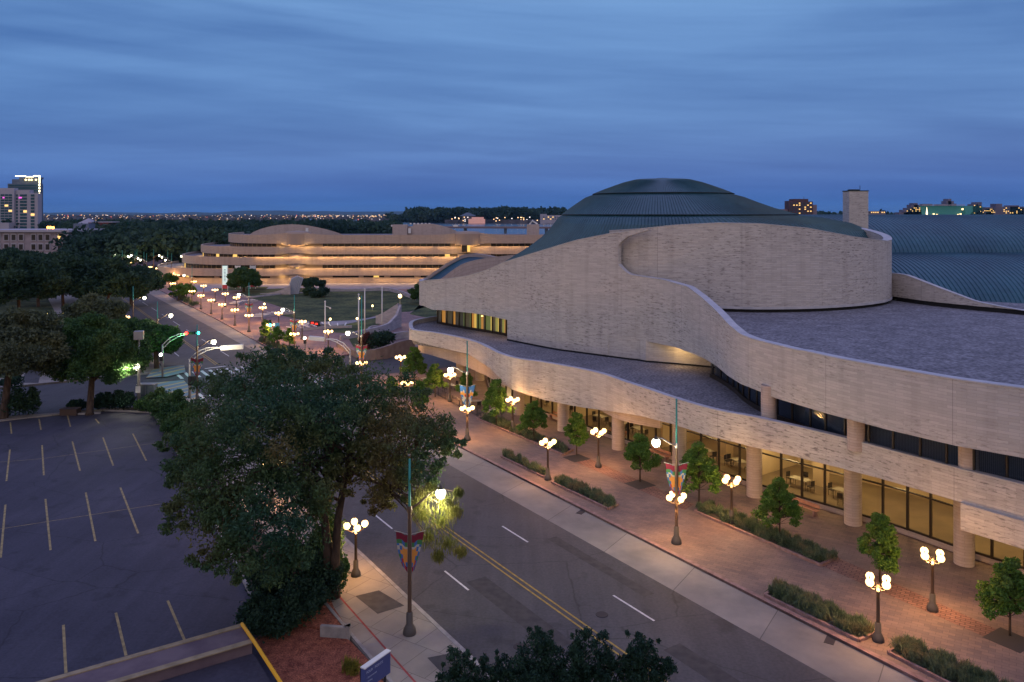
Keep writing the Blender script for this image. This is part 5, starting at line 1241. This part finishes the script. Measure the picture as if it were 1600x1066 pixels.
# ------------------------------------------------------------------ benches, tables, fence
def bench(p, lb, rz):
    t = thing('bench', p, lb, 'bench', 'pink timber benches in front of the cafe', rz); mb = MB()
    for y in (-.14, 0, .14): mb.box((0, y, .46), (2.6, .12, .05))
    mb.build('seat', WOOD, t); mb = MB()
    for z_ in (.62, .76): mb.box((0, .24, z_), (2.6, .04, .11))
    mb.build('backrest', WOOD, t)
    for s in (-1, 1): mb = MB(); mb.box((s*1.05, 0, .22), (.12, .42, .44)); mb.build('leg', KERB, t)
    return t
rzb = math.atan2(.842, -.539)
for i, (u, v, lb) in enumerate(((870, 657, 'bench behind the street tree in the left square pit'), (964, 683, 'bench left of the conical street tree'), (1030, 716, 'bench right of the conical street tree'), (1120, 752, 'bench behind the leafy tree by the banner lamp'), (1255, 800, 'bench at the plinth behind the brightest bay tree'))):
    bench(G(u, v, .13), lb, rzb+math.pi)
def chair(name='chair'):
    t = thing('cafe_chair', (0, 0, 0), 'x', 'chair'); mb = MB(); mb.box((0, 0, .46), (.44, .44, .04)); mb.build('seat', CHAIR, t)
    mb = MB(); mb.box((0, .21, .74), (.42, .03, .42)); mb.build('backrest', CHAIR, t)
    for x in (-.19, .19):
        for y in (-.19, .19): mb = MB(); mb.tube([(x, y, 0), (x, y, .46)], .018, 5); mb.build('leg', CHAIR, t)
    return t
def table():
    t = thing('cafe_table', (0, 0, 0), 'x', 'table'); mb = MB(); mb.box((0, 0, .74), (1.5, .85, .05)); mb.build('top', TABLE, t)
    for x in (-.65, .65):
        for y in (-.35, .35): mb = MB(); mb.tube([(x, y, 0), (x, y, .74)], .025, 5); mb.build('leg', CHAIR, t)
    return t
CH = chair(); TB = table(); fc = True; ft = True
def put(kind, x, y, z_, rz, lb, grp):
    global fc, ft
    if kind == 'c': o = CH if fc else copy_tree(CH); fc = False
    else: o = TB if ft else copy_tree(TB); ft = False
    o.location = (x, y, z_); o.rotation_euler.z = rz; o['label'] = lb; o['group'] = grp
rgc = random.Random(12)
for i, (u, v) in enumerate(((1292, 793), (1232, 768), (1150, 735), (1105, 716), (983, 668), (955, 658), (1000, 680), (905, 640), (868, 628))):
    c = G(u, v, .45); qq = min(WP, key=lambda w_: (w_-Vector((c.x, c.y, 0))).length); k = WP.index(qq); c = offset(WP, -2.2)[k]
    put('t', c.x, c.y, .45, rgc.uniform(1.8, 2.5), 'cafe table %s' % ['behind the right end of the brightest bay', 'behind the street tree of the brightest bay', 'in the bay right of the banner lamp', 'in the bay hidden by the leafy tree', 'behind the bay over the middle bench', 'left in the bay over the middle bench', 'right in the bay over the middle bench', 'in the bay behind the conical tree pit row', 'in the bay behind the round street tree'][i], 'tables inside the cafe windows')
    for k2 in range(3):
        a = rgc.uniform(0, 6.28) if k2 == 2 else k2*3.14+2.0; r = 1.15
        put('c', c.x+r*math.cos(a), c.y+r*math.sin(a), .45, a-math.pi/2, 'black chair drawn up to a cafe table inside the lit windows', 'chairs inside the cafe windows')
for i, (u, v) in enumerate(((664, 600), (704, 610), (742, 636), (765, 652))):
    c = G(u, v, .13); put('t', c.x, c.y, .13, 1.0+i, ['terrace table at the left end of the fence', 'terrace table behind the fence lamp', 'terrace table behind the blue banner', 'terrace table right of the blue banner'][i], 'tables on the cafe terrace')
    for k2 in range(2): a = k2*3.1+i; put('c', c.x+1.2*math.cos(a), c.y+1.2*math.sin(a), .13, a-math.pi/2, 'black chair at a terrace table behind the fence', 'chairs on the cafe terrace')
t = thing('terrace_fence', G(655, 605), 'black metal fence round the cafe terrace', 'fence'); pts = [G(u, v) for u, v in ((650, 600), (685, 620), (722, 640), (745, 652), (770, 640))]
mb = MB(); mp = MB()
for a, b in zip(pts, pts[1:]):
    for z_ in (.25, 1.05): mb.tube([(a.x, a.y, z_), (b.x, b.y, z_)], .03, 5)
    n_ = int((b-a).length/.35)
    for k in range(n_): p = a.lerp(b, k/n_); mp.tube([(p.x, p.y, .13), (p.x, p.y, 1.05)], .018 if k % 6 else .04, 4)
mb.build('rail', SIGB, t, local=False); mp.build('bar', SIGB, t, local=False)
# letters of the entrance at the left end of the hall
def text(s, size, m, parent, M, name='lettering', ext=.01):
    c = bpy.data.curves.new(name, 'FONT'); c.body = s; c.size = size; c.extrude = ext; c.align_x = 'LEFT'; o = bpy.data.objects.new('tmp', c); COL.objects.link(o)
    bpy.context.view_layer.update(); me = bpy.data.meshes.new_from_object(o.evaluated_get(bpy.context.evaluated_depsgraph_get())); bpy.data.objects.remove(o)
    me.transform(M); me.materials.append(m); q = bpy.data.objects.new(name, me); COL.objects.link(q); q.parent = parent; return q
# hotel sign on posts
p0 = G(567, 1066, 0); a = at(567, 1045, 36.5); b = at(607, 1033, 38.0)
t = thing('hotel_sign', (a.x, a.y, 0), 'blue hotel sign on two dark posts beside the red mulch', 'sign'); d = Vector((b.x-a.x, b.y-a.y, 0)); wd = d.length; ang = math.atan2(d.y, d.x)
t.rotation_euler.z = ang; zt_ = a.z; hh = 1.0
mb = MB(); mb.box((wd/2, 0, zt_-hh/2), (wd, .24, hh)); mb.build('panel', mat('sign_blue', col=(.055, .075, .21), rough=.5), t)
mb = MB(); mb.box((wd/2, 0, zt_+.025), (wd+.04, .28, .05)); mb.build('cap', WHITEM, t)
for x in (.06, wd-.06): mb = MB(); mb.box((x, .16, zt_/2-.05), (.09, .07, zt_)); mb.build('post', SIGB, t)
RX = Matrix.Rotation(math.pi/2, 4, 'X'); INKM = mat('sign_ink', col=(.32, .36, .50))
text('FOUR \u00b7 POINTS', .165, INKM, t, Matrix.Translation((.10, -.125, zt_-.27)) @ RX)
text('\u2022 Stationnement', .105, INKM, t, Matrix.Translation((.12, -.125, zt_-.50)) @ RX); text('\u2022 Parking', .105, INKM, t, Matrix.Translation((.12, -.125, zt_-.68)) @ RX)
# utility cabinet
c = G(230, 636); t = thing('utility_cabinet', c, 'tall grey-green utility cabinet behind the hedge', 'cabinet')
mb = MB(); mb.box((0, 0, 1.35), (2.0, 1.0, 2.7)); mb.build('body', mat('cabinet_paint', col=(.07, .095, .115), rough=.5), t)
mb = MB(); mb.box((0, 0, 2.74), (2.1, 1.1, .08)); mb.box((0, -.51, 1.35), (.03, .03, 2.5)); mb.build('lid', GALV, t)
t = thing('planter_box', G(110, 648), 'brown timber planter box left of the maple trunk', 'planter'); mb = MB(); mb.box((0, 0, .35), (1.9, 1.0, .7)); mb.box((0, 0, .72), (2.0, 1.1, .06)); mb.build('box', mat('brown_timber', col=(.07, .045, .035)), t)
# ------------------------------------------------------------------ side street left: lawn, lit patio
lawn('corner_lawn', [(-200, 600), (-10, 593), (30, 592), (28, 575), (-200, 560)]); lawn('left_grass', [(-300, 560), (150, 560), (190, 520), (190, 420), (-300, 420)], .1)
sheet('side_lane', [G(32, 600), G(60, 600), G(75, 540), G(60, 540)], .145, ASPH)
for i, (u, v) in enumerate(((73, 492), (100, 491), (136, 488), (50, 495), (163, 499), (205, 517), (150, 505), (215, 505))):
    c = G(u, v+18); t = thing('patio_lamp', c, ['orange patio lamp under the dark trees, second from the left', 'orange patio lamp third from the left', 'orange patio lamp right of the third', 'leftmost orange patio lamp under the dark trees', 'patio lamp behind the yellowing tree', 'patio lamp close to the boulevard under the trees', 'patio lamp low behind the yellowing tree', 'patio lamp beside the boulevard kerb'][i], 'lamp', 'small orange lamps under the trees')
    mb = MB(); mb.tube([(0, 0, 0), (0, 0, 2.4)], .06, 6); mb.build('post', BASEM, t); mb = MB(); mb.ball((0, 0, 2.5), .2, 8, 6); mb.build('globe', GLOBE_S, t); point(t, (0, -.4, 2.2), 50, (1, .45, .12), .2)
# ------------------------------------------------------------------ background buildings
WINB = mat('apartment_glass', col=(.02, .075, .10), rough=.5, spec=.2)
WY = mat('apartment_lit_window', col=(.2, .15, .05), emit=(1, .6, .2), es=1.4, sample=False)
WM = mat('apartment_pink_window', col=(.2, .05, .2), emit=(.9, .12, .7), es=1.2, sample=False)
APT = mat('apartment_concrete', noisy((.30, .29, .34), (.38, .36, .41), .05), rough=.9)
APT_D = mat('apartment_slab', col=(.10, .13, .18), rough=.8)
def block(t, x0, x1, y, z0, z1, dpt, m, wall='wall'):
    mb = MB(); mb.box(((x0+x1)/2-t.location.x, y+dpt/2-t.location.y, (z0+z1)/2), (x1-x0, dpt, z1-z0)); return mb.build(wall, m, t)
def wins(t, x0, x1, y, z0, z1, nx, nz, fw, fh, seed, lit=.06, parent=None, mats=None):
    mb = MB(); rg = random.Random(seed); mats = mats or [WINB, WY, WM]
    for i in range(nx):
        for j in range(nz):
            cx_ = x0+(i+.5)*(x1-x0)/nx-t.location.x; cz = z0+(j+.5)*(z1-z0)/nz; w_ = (x1-x0)/nx*fw/2; h_ = (z1-z0)/nz*fh/2
            mb.cur = 1 if rg.random() < lit else 0; yy = y-t.location.y
            mb.box((cx_, yy, cz), (2*w_, .3, 2*h_))
    return mb.build('window', mats, t)
S7 = 700/F
X7 = lambda u: (u-800)*S7
Z7 = lambda v: H-(v-HV)*S7
t = thing('apartment_tower', (X7(20), 700, 0), 'pale apartment tower with teal balcony glass at the left edge', 'tower')
for u0, u1, v1 in ((-14, 22, 294), (22, 44, 297), (44, 57, 302)): block(t, X7(u0), X7(u1), 700 + (u0 > 20)*2, 0, Z7(v1), 6, APT)
block(t, X7(-20), X7(23), 692, 0, Z7(348), 10, APT, 'podium')
for u0, u1, s_ in ((1, 7, 1), (7.5, 13, 2), (13.5, 19, 3), (23, 26, 4), (29, 40, 5), (46, 52, 6)): wins(t, X7(u0), X7(u1), 699.8+(u0 > 22)*2, Z7(358 if u0 > 22 else 348), Z7(303), 1 if u0 != 29 else 2, 11, .92, .68, s_+3, .03)
mb = MB(); mb.cur = 0
for u in (6, 29, 31): mb.box((X7(u)-t.location.x, -.5 if u < 20 else 1.5, Z7(309)), (1.4, .4, 1.2))
mb.build('pink_lit_window', WM, t)
S9 = 850/F; X9 = lambda u: (u-800)*S9; Z9 = lambda v: H-(v-HV)*S9
t = thing('apartment_tower', (X9(40), 850, 0), 'taller dark glass tower with a bright outlined roof corner', 'tower')
block(t, X9(12), X9(63), 850, 0, Z9(287), 5, APT_D); block(t, X9(16), X9(60), 853, Z9(287), Z9(280), 4, APT_D, 'upper_storey'); block(t, X9(27), X9(62), 853, Z9(280), Z9(277), 4, APT_D, 'upper_storey')
wins(t, X9(13), X9(62), 849.8, Z9(300), Z9(288), 1, 3, .98, .6, 4, 0); wins(t, X9(55), X9(62), 849.8, Z9(350), Z9(302), 1, 13, .9, .5, 6, .08)
RIM = mat('rim_light', col=(.9, .8, .6), emit=(1, .85, .50), es=4, sample=False)
for a, b_ in (((26, 275.5), (42, 275.5)), ((42, 276.5), (54, 276.5)), ((54, 275), (64, 275))): mb = MB(); mb.beam((X9(a[0])-t.location.x, -2, Z9(a[1])), (X9(b_[0])-t.location.x, -2, Z9(b_[1])), .9, .8); mb.build('roof_light', RIM, t)
MB().box((X9(63.5)-t.location.x, -2, Z9(281)), (1.0, .9, 8)).build('roof_light', RIM, t)
for k in range(6): MB().box((X9(63.3)-t.location.x, -2, Z9(289.5+k*4.6)), (1.1, .9, 1.9)).build('roof_light', RIM, t)
mb = MB()
for u in (38, 43, 47, 54): mb.ball((X9(u)-t.location.x, 2.5, Z9(281)), .9, 8, 6)
mb.build('penthouse_lamp', GLOBE_S, t)
# old stone building
S3 = 360/F; X3 = lambda u: (u-800)*S3; Z3 = lambda v: H-(v-HV)*S3
OLD = mat('old_stone', noisy((.24, .20, .22), (.32, .27, .29), .4), rough=.9); OLD2 = mat('old_trim', col=(.36, .34, .38), rough=.9)
t = thing('stone_building', (X3(50), 360, 0), 'old grey stone building with paired windows at the left edge', 'building')
block(t, X3(-40), X3(107), 360, 0, Z3(363), 30, OLD); block(t, X3(-42), X3(110), 358.8, Z3(362.8), Z3(359.5), 33, OLD2, 'cornice'); block(t, X3(101), X3(107.3), 359.4, 0, Z3(363.2), 1, OLD2, 'corner_pier')
rgo = random.Random(2)
for vz in ((366, 376), (381, 391), (396, 404)):
    for u in (-10, -3, 10.5, 22, 33.5, 53, 64, 75, 94):
        mb = MB(); mb.box((X3(u)-t.location.x, -.1, (Z3(vz[0])+Z3(vz[1]))/2), ((8.6)*S3, .5, (vz[1]-vz[0]+1.5)*S3)); f_ = mb.build('window', OLD2, t)
        mb = MB(); mb.cur = 1 if (u == 94 and vz[0] == 366) else 0; mb.box((X3(u)-t.location.x, -.35, (Z3(vz[0])+Z3(vz[1]))/2), (6.0*S3, .2, (vz[1]-vz[0]-1.5)*S3)); mb.build('pane', [DWIN, WY], f_)
mb = MB(); mb.box((X3(76)-t.location.x, 30, Z3(356)), (26*S3, 6, 3)); mb.build('roof_box', APT_D, t)
for i, (u, v) in enumerate(((75, 355.5), (79, 355.5), (83, 356))):
    tt = thing('rooftop_lamp', at(u, v, 372), ['left orange floodlight beyond the stone building', 'middle orange floodlight beyond the stone building', 'right orange floodlight beyond the stone building'][i], 'light'); mb = MB(); mb.ball((0, 0, 0), .6, 8, 6); mb.build('lamp', mat('orange_lamp', col=(.9, .4, .1), emit=(1, .35, .06), es=7, sample=False), tt); mb = MB(); mb.tube([(0, .2, -6), (0, .2, 0)], .15, 5); mb.build('post', APT_D, tt)
# houses in the wood
t = thing('brick_house', at(160, 356, 640)-Vector((0, 0, 6)), 'small red brick building with a pale gable in the wood', 'building'); t.location.z = 0
mb = MB(); mb.box((0, 0, 8), (16*.51*2, 12, 15)); mb.box((14, 0, 5.5), (20, 10, 11)); mb.build('wall', mat('dark_brick', col=(.12, .03, .03)), t)
mb = MB(); b_ = len(mb.v); mb.v += [(-18, -7, 14), (-4, -7, 14), (-4, 7, 14), (-18, 7, 14), (-11, 0, 19)]
for a in ((0, 1, 4), (1, 2, 4), (2, 3, 4), (3, 0, 4)): mb.face([b_+i for i in a])
mb.box((4, 0, 15.8), (14, 12, .6)); mb.build('roof', APT, t)
# ------------------------------------------------------------------ the wood, river, bridge, hills, town
def wood(name, regions, seed, ls, per, m, crown=(5, 8)):
    rg = np.random.default_rng(seed); C = []; R = []
    for (x0, x1, y0, y1, h0, h1, n) in regions:
        for i in range(n):
            y = y0+(y1-y0)*rg.random()**1.3; f = (y-y0)/(y1-y0); r = rg.uniform(*crown)*(1+.5*f); h = rg.uniform(h0, h1)
            a, b = (x0+(x1-x0)*rg.random()) if np.isscalar(x0) else 0, 0
            x = (a-800)*y/F
            if h0 < 0: h = (H-(-h0)*y/F)*rg.uniform(.72, 1.0)
            C.append((x, y, h-r*.7)); R.append((r, r, r*.75))
            for k in range(3): d = rg.normal(size=3); d /= np.linalg.norm(d); C.append((x+d[0]*r*.8, y+d[1]*r*.8, h-r*.7+abs(d[2])*r*.6)); R.append((r*.4,)*3)
    per_ = [per if i % 4 == 0 else per//4 for i in range(len(C))]
    o = leaf_mesh(name, C, R, per_, ls, seed, m, None, 0, .7, .35); o['kind'] = 'stuff'; return o
wood('woodland', [(118, 450, 300, 420, -24, 0, 85), (90, 480, 420, 700, -16.5, 0, 150)], 201, .9, 220, LF_FAR)
wood('far_woodland', [(-40, 620, 700, 1450, -12.5, 0, 330)], 202, 2.0, 120, LF_FAR, (8, 13))
wood('riverbank_wood', [(640, 880, 1900, 2300, 22, 36, 240), (610, 660, 2000, 2300, 10, 22, 40)], 203, 4.0, 90, LF_FAR, (11, 17))
wood('right_far_wood', [(1260, 1640, 1500, 2200, 12, 26, 150)], 204, 3.5, 70, LF_FAR, (10, 15))
for i, (u, v, h_, r_, lm, lb) in enumerate(((317, 408, 15, 9.5, LF_SIL, 'silvery green tree in the wood left of the wing'), (300, 404, 13, 8, LF_SIL, 'smaller silvery tree left of the other one'), (262, 415, 15, 9, LF_DRK, 'dark tree behind the far end of the boulevard'), (215, 405, 14, 10, LF_DRK, 'dark tree left of the far boulevard lamps'), (140, 420, 15, 10, LF_SIL, 'grey-green tree right of the stone building'), (180, 410, 13, 9, LF_DRK, 'dark round tree in the wood beyond the grove'), (345, 392, 17, 11, LF_DRK, 'dark tree behind the top of the wing'), (235, 398, 14, 10, LF_DRK, 'dark tree over the brightest far lamp'), (285, 398, 13, 9, LF_DRK, 'dark tree behind the lamps left of the wing'))):
    tree('woodland_tree', lb, G(u, v), h_, r_, lm, 420, 22, .7, .4, 300+i, .05)
P = [at(u, v, 1) for u, v in ()]
def gp(u, Y, z_=-.2): return ((u-800)*Y/F, Y, z_)
mb = MB(); mb.poly([gp(400, 760), gp(1000, 720), gp(1000, 1900), gp(860, 1850), (gp(700, 1900)), gp(640, 2300), gp(640, 3200), gp(480, 3200), gp(470, 1300)]); struct(mb.build('river', WATER))
t = thing('road_bridge', (gp(700, 900)[0], 900, 0), 'long low road bridge crossing the river behind the wing', 'bridge')
mb = MB(); a = Vector(gp(460, 900, 0)); b_ = Vector(gp(1020, 820, 0)); o_ = Vector(t.location)
mb.beam(a-o_+Vector((0, 0, 7.2)), b_-o_+Vector((0, 0, 7.2)), 14, 1.2); mb.build('deck', mat('bridge_concrete', col=(.16, .13, .14)), t)
mb = MB(); mb.beam(a-o_+Vector((0, -6.8, 8.3)), b_-o_+Vector((0, -6.8, 8.3)), .4, .9); mb.build('parapet', mat('bridge_rail', col=(.22, .15, .15)), t)
for k in range(9): mb = MB(); p = a.lerp(b_, (k+.5)/9)-o_; mb.box((p.x, p.y, 3.2), (3, 9, 7)); mb.build('pier', APT_D, t)
# hills on the horizon
def ridge(name, u0, u1, Y, base_v, amp, seed, m, y2=2500):
    rg = np.random.default_rng(seed); n = 160; xs = np.linspace((u0-800)*Y/F, (u1-800)*Y/F, n); ph = rg.random(8)*6.28
    f = np.linspace(0, 1, n); hh = sum(np.sin(f*2*math.pi*k*1.7+ph[k % 8])/k**.8 for k in range(1, 14)); hh = (hh-hh.min())/(hh.max()-hh.min())
    top = H-(base_v-HV)*Y/F+hh*amp*Y/F; mb = MB()
    for i in range(n): mb.v += [(xs[i], Y-y2, -1), (xs[i], Y-y2*.3, float(top[i])*.6), (xs[i], Y, float(top[i])), (xs[i], Y+y2, -1)]
    for i in range(n-1):
        for k in range(3): mb.face([4*i+k, 4*i+4+k, 4*i+5+k, 4*i+1+k])
    return struct(mb.build(name, m, smooth=True))
ridge('hills', -600, 700, 16000, 333.5, 4.5, 5, HILL); ridge('hills', 200, 2400, 19000, 334.5, 3.0, 6, HILL); ridge('hills', 1200, 1700, 5000, 334.0, 2.0, 9, HILL, 600)
# the distant town, seen as a scatter of walls and lights
mb = MB(); rg = random.Random(77)
for i in range(900):
    v = 333+rg.uniform(4.5, 17)*rg.random()**.6+1.2; u = rg.uniform(-60, 660); Y = F*H/(v-HV); Y = min(Y, 6500)
    x = (u-800)*Y/F; w_ = rg.uniform(8, 26); h_ = rg.uniform(5, 11); mb.cur = 0; mb.box((x, Y, h_/2), (w_, 12, h_))
    r_ = rg.random(); mb.cur = 1 if r_ < .22 else 2 if r_ < .42 else 3 if r_ < .46 else 0
    if mb.cur: s_ = Y/F*rg.uniform(.45, .95); mb.box((x, Y-7, h_*.6+rg.uniform(0, 4)), (s_*1.1, .5, s_*.8))
TL = [mat('town_wall', noisy((.05, .05, .06), (.14, .13, .15), .01)), mat('town_light_warm', col=(.9, .6, .3), emit=(1, .60, .28), es=2.2, sample=False), mat('town_light_white', col=(.9, .9, .8), emit=(1, .9, .85), es=1.6, sample=False), mat('town_light_red', col=(.9, .2, .2), emit=(1, .2, .15), es=2.2, sample=False)]
o = mb.build('distant_town', TL); o['kind'] = 'stuff'
mb = MB()
for i in range(110):
    u = rg.uniform(700, 870); Y = 1800+rg.uniform(-40, 20); mb.cur = 0; x = (u-800)*Y/F; mb.box((x, Y, 4), (rg.uniform(8, 18), 10, 8)); q = rg.random(); mb.cur = 1 if q < .3 else 2 if q < .4 else 0
    if mb.cur: mb.box((x, Y-6, rg.uniform(4, 14)), (2.0, .5, 1.8))
for i in range(140):
    u = rg.uniform(470, 640); Y = rg.uniform(3200, 3500); mb.cur = 0; x = (u-800)*Y/F; mb.box((x, Y, 4), (rg.uniform(12, 30), 10, 8)); q = rg.random(); mb.cur = 1 if q < .4 else 2 if q < .55 else 0
    if mb.cur: mb.box((x, Y-6, rg.uniform(4, 12)), (2.6, .5, 2.2))
o = mb.build('shore_town', TL); o['kind'] = 'stuff'
t = thing('riverside_building', ((576-790)*1.5+100, 1750, 0), 'low floodlit pink building on the far bank', 'building'); t.location = gp(745, 1750, 0)
mb = MB(); mb.box((0, 0, 5), (36, 12, 10)); mb.box((2, 0, 12), (26, 10, 4)); mb.build('wall', mat('glowing_pink_wall', col=(.45, .28, .26), emit=(1, .45, .35), es=.25, sample=False), t)  # the wall itself glows faintly, standing in for floodlighting
t = thing('pavilion_house', gp(731, 1820, 0), 'dark house with a hipped roof in the trees of the far bank', 'building'); mb = MB(); mb.box((0, 0, 8), (26, 12, 16)); mb.build('wall', TL[0], t)
mb = MB(); mb.v += [(-19, -8, 16), (19, -8, 16), (19, 8, 16), (-19, 8, 16), (-3, 0, 24), (3, 0, 24)]
for a in ([0, 1, 5, 4], [1, 2, 5], [2, 3, 4, 5], [3, 0, 4]): mb.face(a)
mb.build('roof', APT_D, t)
t = thing('white_hall_building', gp(862, 1750, 0), 'long pale building just left of the dome', 'building'); mb = MB(); mb.box((0, 0, 9), (44, 14, 18)); mb.box((-18, 0, 10), (14, 15, 22)); mb.build('wall', APT, t); wins(t, t.location.x-20, t.location.x+20, 1742.5, 8, 16, 8, 2, .5, .5, 3, .25)
# apartment block and skyline on the right
S1 = 1200/F; X1 = lambda u: (u-800)*S1; Z1 = lambda v: H-(v-HV)*S1
t = thing('apartment_block', (X1(1255), 1200, 0), 'brown apartment block left of the brick tower', 'building'); BR = mat('brown_facade', noisy((.07, .035, .04), (.11, .055, .06), .05)); BR2 = mat('tan_facade', col=(.20, .15, .17))
for a in ((1233, 1240, 314), (1240, 1263, 311), (1263, 1270, 315)): block(t, X1(a[0]), X1(a[1]), 1200, 0, Z1(a[2]), 20, BR)
block(t, X1(1270), X1(1278), 1204, 0, Z1(320), 16, BR2); block(t, X1(1219), X1(1233), 1206, 0, Z1(327), 14, BR2, 'low_wing')
wins(t, X1(1234), X1(1269), 1199.7, Z1(338), Z1(316), 8, 7, .5, .45, 14, .22)
mb = MB(); mb.tube([(X1(1258)-t.location.x, 5, Z1(311)), (X1(1258)-t.location.x, 5, Z1(307))], .4, 5); mb.build('antenna', APT_D, t)
S5 = 1500/F; X5 = lambda u: (u-800)*S5; Z5 = lambda v: H-(v-HV)*S5
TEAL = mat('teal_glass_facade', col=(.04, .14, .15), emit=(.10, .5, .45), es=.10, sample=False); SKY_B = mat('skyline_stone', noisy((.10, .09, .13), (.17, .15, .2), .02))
def sky_b(name, label, blocks, m=SKY_B, winspec=None, extra=None):
    u = sum(b[0] for b in blocks)/len(blocks); t = thing(name, (X5(u), 1500, 0), label, 'building', 'skyline buildings on the right')
    for b in blocks: block(t, X5(b[0]), X5(b[1]), 1500+(b[3] if len(b) > 3 else 0), 0, Z5(b[2]), 18, m)
    if winspec:
        for w_ in winspec: wins(t, X5(w_[0]), X5(w_[1]), 1499.7+w_[6], Z5(w_[3]), Z5(w_[2]), w_[4], w_[5], .5, .5, int(w_[0]), w_[7])
    return t
sky_b('terraced_block', 'stepped dark building at the left end of the right skyline', [(1405, 1440, 332), (1412, 1440, 328), (1418, 1438, 325), (1424, 1436, 320), (1428, 1434, 317.5)], SKY_B, [(1416, 1438, 324, 331, 8, 3, -.3, .3)])
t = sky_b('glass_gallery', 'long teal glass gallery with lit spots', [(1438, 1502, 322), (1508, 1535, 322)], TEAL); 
mb = MB(); mb.box((X5(1470)-t.location.x, 1, Z5(320.6)), (X5(1505)-X5(1438), 20, 1.4)); mb.build('roof', OLD2, t)
mb = MB()
for u, v in ((1458, 335), (1463, 336), (1496, 336), (1500, 335), (1503, 327)): mb.box((X5(u)-t.location.x, -2, Z5(v)), (3, .6, 3))
mb.build('lit_window', mat('hot_window', col=(.9, .7, .4), emit=(1, .7, .3), es=3, sample=False), t)
t = thing('lit_spire', (X5(1439.5), 1480, 0), 'slim glowing white spire before the teal gallery', 'monument'); mb = MB(); mb.lathe([(2.2, 0), (1.6, 22), (.2, 34)], n=8); mb.build('spire', mat('glowing_spire', col=(.9, .8, .6), emit=(1, .75, .45), es=2.5, sample=False), t)
sky_b('turreted_building', 'turreted dark building behind the teal gallery', [(1478, 1490, 319, 25), (1490, 1502, 314, 25), (1493, 1498, 310.5, 25), (1502, 1506, 318, 25), (1455, 1468, 318.5, 25)])
sky_b('square_tower_block', 'square dark block right of the teal gallery', [(1526, 1534, 316), (1520, 1528, 319)], SKY_B, [(1521, 1533, 320, 334, 4, 6, -.3, .1)])
sky_b('low_blocks', 'low row of lit buildings right of the square block', [(1534, 1556, 326), (1540, 1552, 324)], SKY_B, [(1535, 1555, 326, 333, 9, 3, -.3, .35)])
sky_b('end_blocks', 'dark blocks with lit windows at the right edge', [(1556, 1566, 318.5), (1566, 1600, 323), (1578, 1592, 321), (1590, 1650, 325)], SKY_B, [(1567, 1640, 324, 334, 22, 4, -.3, .22)])
sky_b('bright_low_blocks', 'low brightly lit row just right of the brick tower', [(1356, 1384, 330)], SKY_B, [(1357, 1383, 330.5, 333.5, 8, 1, -.3, .9)])
# ------------------------------------------------------------------ the evening air
hz = MB(); hz.box((0, 11900, 89), (52000, 24400, 181)); ho = hz.build('haze', mat('haze_air')); ho['kind'] = 'stuff'
ht = ho.data.materials[0].node_tree; ht.nodes.clear(); hv = ht.nodes.new('ShaderNodeVolumePrincipled'); hv.inputs['Density'].default_value = 2.6e-5; hv.inputs['Color'].default_value = (.35, .68, 1, 1); hv.inputs['Anisotropy'].default_value = 0
hw = ht.nodes.new('ShaderNodeOutputMaterial'); ht.links.new(hv.outputs[0], hw.inputs['Volume'])
